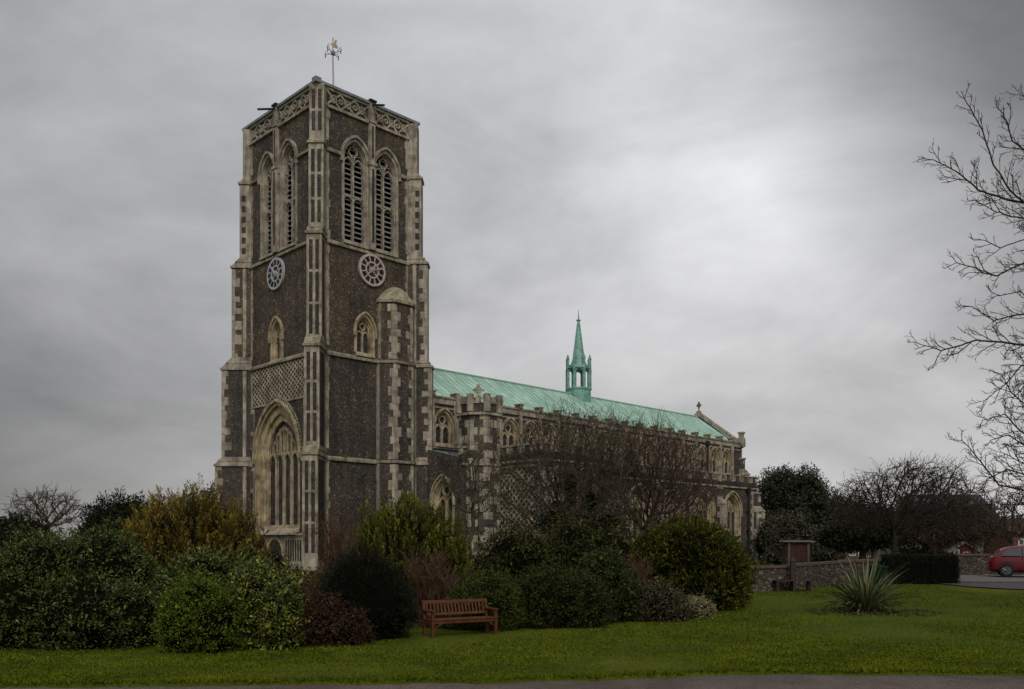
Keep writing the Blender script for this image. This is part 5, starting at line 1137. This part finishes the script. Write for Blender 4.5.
# ------------------------------------------------------------ spiky plant and its bed
M['phorm'] = leafm('strap_leaf', (.02,.028,.008), (.075,.09,.032), (.27,.26,.14), .5, .3); M['phorm_dry'] = leafm('dry_strap_leaf', (.10,.045,.02), (.20,.11,.05), (.32,.22,.11))
def phormium():
    Y = 27.4; base = np.array([wx(866, Y), Y, gz(Y)]); V = []; F = []; t = []; mi = []
    rg = np.random.default_rng(4)
    for k in range(280):
        a = rg.uniform(0, 6.283); lean = rg.uniform(.03, 1.0)**.8; L = rg.uniform(1.1, 1.95)*(1.1-.25*lean); dry = rg.uniform() < .09; wd = rg.uniform(.04, .065)
        if dry: L *= .6; lean = rg.uniform(.5, 1)
        p = base+np.array([math.cos(a), math.sin(a), 0])*rg.uniform(0, .22); th = lean*1.1; dr = np.array([math.cos(a), math.sin(a), 0]); sd_ = np.array([-math.sin(a+rg.normal(0, .5)), math.cos(a), 0]); ns = 8; i0 = len(V); c = p.copy(); tt = np.clip(rg.normal(.5, .22), 0, 1)
        for j in range(ns+1):
            f = j/ns; wj = wd*(1-f**3)*(.6+.4*min(1, f*4))+.002; V += [c-sd_*wj/2, c+np.array([0,0,-.010])*1., c+sd_*wj/2]
            c = c+(dr*math.sin(th)+np.array([0,0,1])*math.cos(th))*L/ns; th += (.06+.13*lean+(.18 if dry else 0))*1.0*(f+.3)
        for j in range(ns):
            q = i0+3*j; F += [(q, q+1, q+4, q+3), (q+1, q+2, q+5, q+4)]; t += [tt+.1, tt-.1]; mi += [int(dry)]*2
    o = raw_mesh('spiky_plant', np.array(V), np.array(F), [M['phorm'], M['phorm_dry']], np.clip(t, 0, 1), mi)
    tag(o, 'large spiky strap leaved plant standing alone on the lawn', 'plant')
phormium()
def bed():
    Y = 27.2; n = 800; a = rng.uniform(0, 6.283, n); r = np.sqrt(rng.uniform(.0, 1, n)); X = wx(872, Y)+np.cos(a)*r*2.1; YY = Y+np.sin(a)*r*1.25
    h = rng.uniform(.01, .06, n); P = np.stack([X, YY, np.array([gz(y) for y in YY])+h*.4], 1)
    keep = np.array([noise.noise(Vector((p[0]*2.2, p[1]*2.2, 2))) > -.12 for p in P]); P = P[keep]; C = np.repeat(P, 4, 0)+rdir(len(P)*4)*.05; D = rdir(len(C))+np.array([0,0,.6])
    V, F = leaf_quads(C, D, rdir(len(C)), rng.uniform(.05, .09, len(C)), rng.uniform(.03, .05, len(C)))
    o = raw_mesh('ground_cover', V, F, [leafm('low_bed_leaf', (.022,.034,.006), (.055,.070,.022), (.15,.15,.09))], np.clip(rng.normal(.35, .25, len(F)), 0, 1)); tag(o, 'ring of low grey green ground cover round the spiky plant', 'ground cover', kind='stuff')
bed()

# ------------------------------------------------------------ car
def car():
    Yc = 41.6; zb = gz(Yc)+.06; M['carred'] = mat('red_car_paint', (.10,.001,.004), .4, .25); M['carred'].node_tree.nodes['Principled BSDF'].inputs['Coat Weight'].default_value = .25
    M['carglass'] = mat('car_window_glass', (.02,.026,.03), .08, .6); M['tyre'] = mat('tyre_rubber', (.012,.012,.012), .85, .2); M['rim'] = mat('alloy_rim', (.09,.09,.095), .35, .5, .6); M['lampred'] = mat('red_lamp_lens', (.16,.005,.006), .15, .6); M['trim'] = mat('black_trim', (.012,.012,.012), .6, .3)
    root = empty('parked_car', (wx(985.5, Yc)+.30, Yc+.35, zb), R(-25)); tag(root, 'red three door hatchback parked at the right edge of the view', 'car')
    # stations along the length (x=0 rear): belt z, roof z (0 when none), half width, roof half width, bottom
    st = [(0.0,.62,None,.66,.30),(.05,.86,None,.74,.24),(.18,.90,1.00,.80,.22),(.42,.93,1.26,.82,.20),(.75,.93,1.41,.83,.19),(1.4,.93,1.46,.84,.19),(2.1,.92,1.44,.84,.19),(2.55,.92,1.30,.84,.19),(3.05,.93,1.02,.83,.19),(3.25,.93,None,.82,.19),(3.7,.85,None,.78,.20),(3.98,.70,None,.70,.24),(4.05,.55,None,.60,.30)]
    rows = []
    for (x, bz, rzf, hw, bt) in st:
        if rzf is None: rzf = bz+.015; rh = hw-.10; fl = 0
        else: rh = hw-.10-.20*(rzf-bz)/.5; fl = 1
        sec = [(hw*.93, bt), (hw, bt+.16), (hw*1.0, (bt+bz)/2), (hw-.015, bz), (rh, rzf-.05*fl-.002), (rh-.13, rzf), (0, rzf+.015)]
        rows.append([(x, -y, z) for y, z in sec]+[(x, y, z) for y, z in reversed(sec[:-1])])
    mb = MB(); n = len(rows[0])
    for r in rows: mb.v += r
    for i in range(len(rows)-1):
        for j in range(n-1): mb.f.append((i*n+j, i*n+j+1, (i+1)*n+j+1, (i+1)*n+j)); mb.m.append(0)
    mb.f.append(tuple(range(n))); mb.m.append(0); mb.f.append(tuple((len(rows)-1)*n+j for j in reversed(range(n)))); mb.m.append(0)
    for i in range(len(rows)-1): mb.f.append((i*n, (i+1)*n, (i+1)*n+n-1, i*n+n-1)); mb.m.append(0)
    o = mb.build('body', M['carred'], root, smooth=True); md = o.modifiers.new('s', 'SUBSURF'); md.levels = 2; md.render_levels = 2
    def side(u, z, s): # point on the greenhouse side
        f = (z-.93)/.53; y = .835-.02-(.10+.20)*f*1.0+.045; return (u, s*y, z)
    for s in (-1, 1):
        for nm, poly in (('quarter_window', [(.52,.99),(.60,1.16),(.82,1.30),(1.30,1.355),(1.32,.985)]), ('side_window', [(1.38,.985),(1.37,1.357),(2.0,1.345),(2.35,1.27),(2.78,1.04),(2.80,.985)])):
            mb = MB(); mb.hexa([side(u, z, s) for u, z in poly], [(p[0], p[1]*.93, p[2]) for p in [side(u, z, s) for u, z in poly]]); mb.build(nm, M['carglass'], root)
        for xw in (.72, 3.28):
            c0 = Vector((xw, s*.76, .31)); mb = MB()
            w_ = MB(); w_.tube([(xw, s*.62, .31), (xw, s*.66, .31), (xw, s*.81, .31), (xw, s*.845, .31)], [.28, .315, .315, .28], 28); wo_ = w_.build('wheel', M['tyre'], root)
            r_ = MB(); r_.tube([(xw, s*.80, .31), (xw, s*.850, .31)], [.20, .20], 24, cap=True)
            for k in range(5):
                a_ = R(72*k+10); r_.tube([(xw, s*.853, .31), (xw+math.cos(a_)*.19, s*.858, .31+math.sin(a_)*.19)], .025, 6)
            r_.build('rim', M['rim'], wo_)
            a = MB(); a.bar([(xw+.385*math.cos(R(q)), .31+.385*math.sin(R(q))) for q in range(-5, 190, 13)], .05, s*.80, s*.846); a.build('wheel_arch', M['trim'], root)
        mb = MB(); mb.hexa([(.02,s*.60,.72),(.02,s*.72,.72),(.12,s*.78,.72),(.12,s*.6,.72)], [(.04,s*.60,.92),(.05,s*.72,.92),(.22,s*.775,.95),(.22,s*.6,.95)]); mb.build('tail_lamp', M['lampred'], root)
        mb = MB(); mb.hexa([(3.75,s*.5,.60),(3.99,s*.5,.60),(3.99,s*.64,.60),(3.8,s*.72,.60)], [(3.75,s*.5,.74),(3.92,s*.5,.74),(3.92,s*.64,.74),(3.78,s*.72,.74)]); mb.build('headlight', M['rim'], root)
        mb = MB(); mb.tube([(1.45, s*.845, .86), (1.62, s*.845, .865)], .018, 6); mb.build('door_handle', M['carred'], root)
        mb = MB(); mb.box(1.345, 1.355, min(s*.80, s*.842), max(s*.80, s*.842), .28, .97); mb.box(1.0, 2.9, min(s*.75, s*.828), max(s*.75, s*.828), .16, .24); mb.build('door_gap', M['trim'], root)
        mb = MB(); mb.box(2.62, 2.82, s*.90-.07, s*.90+.07, .97, 1.08); mb.build('wing_mirror', M['carred'], root)
    mb = MB(); mb.hexa([(.16,-.60,1.0),(.16,.60,1.0),(.22,.60,1.0),(.22,-.60,1.0)], [(.40,-.52,1.28),(.40,.52,1.28),(.46,.52,1.28),(.46,-.52,1.28)]); mb.build('rear_window', M['carglass'], root)
    mb = MB(); mb.box(-.045, .08, -.68, .68, .36, .56); mb.build('rear_bumper', M['carred'], root)
    mb = MB(); mb.box(-.052, -.046, -.26, .26, .42, .52); mb.build('number_plate', mat('yellow_plate', (.45,.36,.03), .5), root)
    mb = MB(); mb.hexa([(2.62,-.6,1.27),(2.62,.6,1.27),(3.02,.66,1.03),(3.02,-.66,1.03)], [(2.66,-.6,1.30),(2.66,.6,1.30),(3.06,.66,1.06),(3.06,-.66,1.06)]); mb.build('windscreen', M['carglass'], root)
car()

# ------------------------------------------------------------ far houses
M['slate'] = noisy('slate_roof', (.03,.03,.033), (.07,.07,.075), 4, .7); M['tile'] = noisy('red_tile_roof', (.032,.020,.016), (.06,.035,.027), 5, .9); M['render'] = noisy('pale_render', (.20,.185,.145), (.28,.255,.20), 2, .9)
M['white'] = mat('white_paint', (.40,.40,.38), .6); M['redboard'] = noisy('red_boarding', (.09,.014,.012), (.14,.022,.018), 3, .7); M['pale_roof'] = noisy('pale_grey_roof', (.14,.135,.12), (.20,.195,.175), 3, .7); M['winglass'] = mat('window_pane', (.03,.035,.04), .15, .5)
def house(name, label, pxc, Y, wid, dep, eave, ridge, wm, rm, wins, chim=None, rz=0.0, gable=False, panes=(3, 3)):
    root = empty(name, (wx(pxc, Y), Y, 0), rz); tag(root, label, 'building'); hw = wid/2
    mb = MB()
    if gable: # gable end faces the camera
        mb.hexa([(-hw,0,-.2),(hw,0,-.2),(hw,0,eave),(0,0,ridge),(-hw,0,eave)], [(-hw,dep,-.2),(hw,dep,-.2),(hw,dep,eave),(0,dep,ridge),(-hw,dep,eave)]); mb.build('wall', wm, root)
        mb = MB()
        for s in (-1, 1): mb.hexa([(0,-.25,ridge+.02),(s*(hw+.3),-.25,eave-.2),(s*(hw+.3),dep+.2,eave-.2),(0,dep+.2,ridge+.02)], [(0,-.25,ridge+.2),(s*(hw+.3),-.25,eave-.02),(s*(hw+.3),dep+.2,eave-.02),(0,dep+.2,ridge+.2)])
        mb.build('roof', rm, root)
    else:
        mb.hexa([(-hw,0,-.2),(-hw,dep,-.2),(-hw,dep,eave),(-hw,dep/2,ridge-.08),(-hw,0,eave)], [(hw,0,-.2),(hw,dep,-.2),(hw,dep,eave),(hw,dep/2,ridge-.08),(hw,0,eave)]); mb.build('wall', wm, root)
        mb = MB()
        for y0, y1 in ((-.3, dep/2), (dep+.3, dep/2)): mb.hexa([(-hw-.2,y0,eave-.1),(hw+.2,y0,eave-.1),(hw+.2,y1,ridge),(-hw-.2,y1,ridge)], [(-hw-.2,y0,eave+.06),(hw+.2,y0,eave+.06),(hw+.2,y1,ridge+.16),(-hw-.2,y1,ridge+.16)])
        mb.build('roof', rm, root)
    if chim:
        for cx_ in chim:
            mb = MB(); mb.box(cx_-.5, cx_+.5, dep/2-.35, dep/2+.35, ridge-.6, ridge+1.3); mb.box(cx_-.58, cx_+.58, dep/2-.43, dep/2+.43, ridge+1.1, ridge+1.3+.1)
            for q in (-.22, .22): mb.tube([(cx_+q, dep/2, ridge+1.4), (cx_+q, dep/2, ridge+1.85)], [.16, .13], 8)
            mb.build('chimney', M['brick'], root)
    for (x, z, w_, h_) in wins:
        mb = MB(); mb.bar([(-w_/2,-h_/2),(w_/2,-h_/2),(w_/2,h_/2),(-w_/2,h_/2)], .14, -.08, .02, closed=True)
        for k in range(1, panes[0]): mb.bar([(-w_/2+w_*k/panes[0], -h_/2), (-w_/2+w_*k/panes[0], h_/2)], .08, -.06, .01)
        for k in range(1, panes[1]): mb.bar([(-w_/2, -h_/2+h_*k/panes[1]), (w_/2, -h_/2+h_*k/panes[1])], .08, -.055, .01)
        f = mb.build('window', M['white'], root, (x, 0, z)); g = MB(); g.box(-w_/2, w_/2, -.02, .0, -h_/2, h_/2); g.build('pane', M['winglass'], f)
    return root
house('brick_house', 'red brick house with white paned windows glimpsed left of the thorn tree trunk', 866, 92, 4.4, 7, 2.5, 3.9, M['brick'], M['tile'], [(-1.5,1.1,.7,1.4),(-.2,1.15,1.2,1.7),(1.4,1.1,.9,1.5)])
house('cream_bungalow', 'long low pale building behind the clipped hedge', 922, 86, 4.6, 6, 1.15, 2.0, M['render'], M['pale_roof'], [(-1.2,.6,.9,.5),(.8,.6,.9,.5)], panes=(2,1))
house('rendered_house', 'buff rendered gabled house right of the thorn tree trunk', 921, 104, 6.2, 8, 1.6, 4.4, M['render'], M['tile'], [(1.0,1.5,.9,1.1)], gable=True)
house('slate_house', 'dark slate roofed house half hidden behind the leafless trees', 960, 112, 9.5, 9, 5.0, 8.0, M['brick'], M['slate'], [(-3,3.4,1.2,1.6),(0,3.4,1.2,1.6),(3,3.4,1.2,1.6),(-3,1.1,1.2,1.6),(0,1.1,1.2,1.6),(3,1.1,1.2,1.6)])
house('red_shed', 'small red boarded shed with a pale sloping roof left of the red car', 964, 80, 2.4, 4, .95, 1.65, M['redboard'], M['pale_roof'], [(-.7,.75,.4,.6),(.2,.6,.5,.5)], gable=True, panes=(1,1))
house('white_house', 'pale gabled house glimpsed above the back of the red car', 985, 95, 2.2, 6, 1.6, 2.9, M['render'], M['tile'], [(0,1.3,.6,.7)], gable=True, panes=(2,1))
house('roadside_house', 'brick house with a white window at the right edge above the car', 1036, 90, 5.5, 7, 2.7, 4.2, M['brick'], M['tile'], [(-1.3,1.5,1.0,1.2),(1.0,1.5,1.0,1.2)], panes=(2,2))
house('chimney_house', 'brick house whose chimney just shows above the left shrubs', 84, 88, 8, 7, 1.2, 1.9, M['brick'], M['tile'], [(0,.6,1,.8)], chim=(-1.5,), panes=(2,2))

scene.cycles.max_bounces = 5; scene.cycles.diffuse_bounces = 3; scene.cycles.glossy_bounces = 2; scene.cycles.transmission_bounces = 2; scene.cycles.transparent_max_bounces = 4
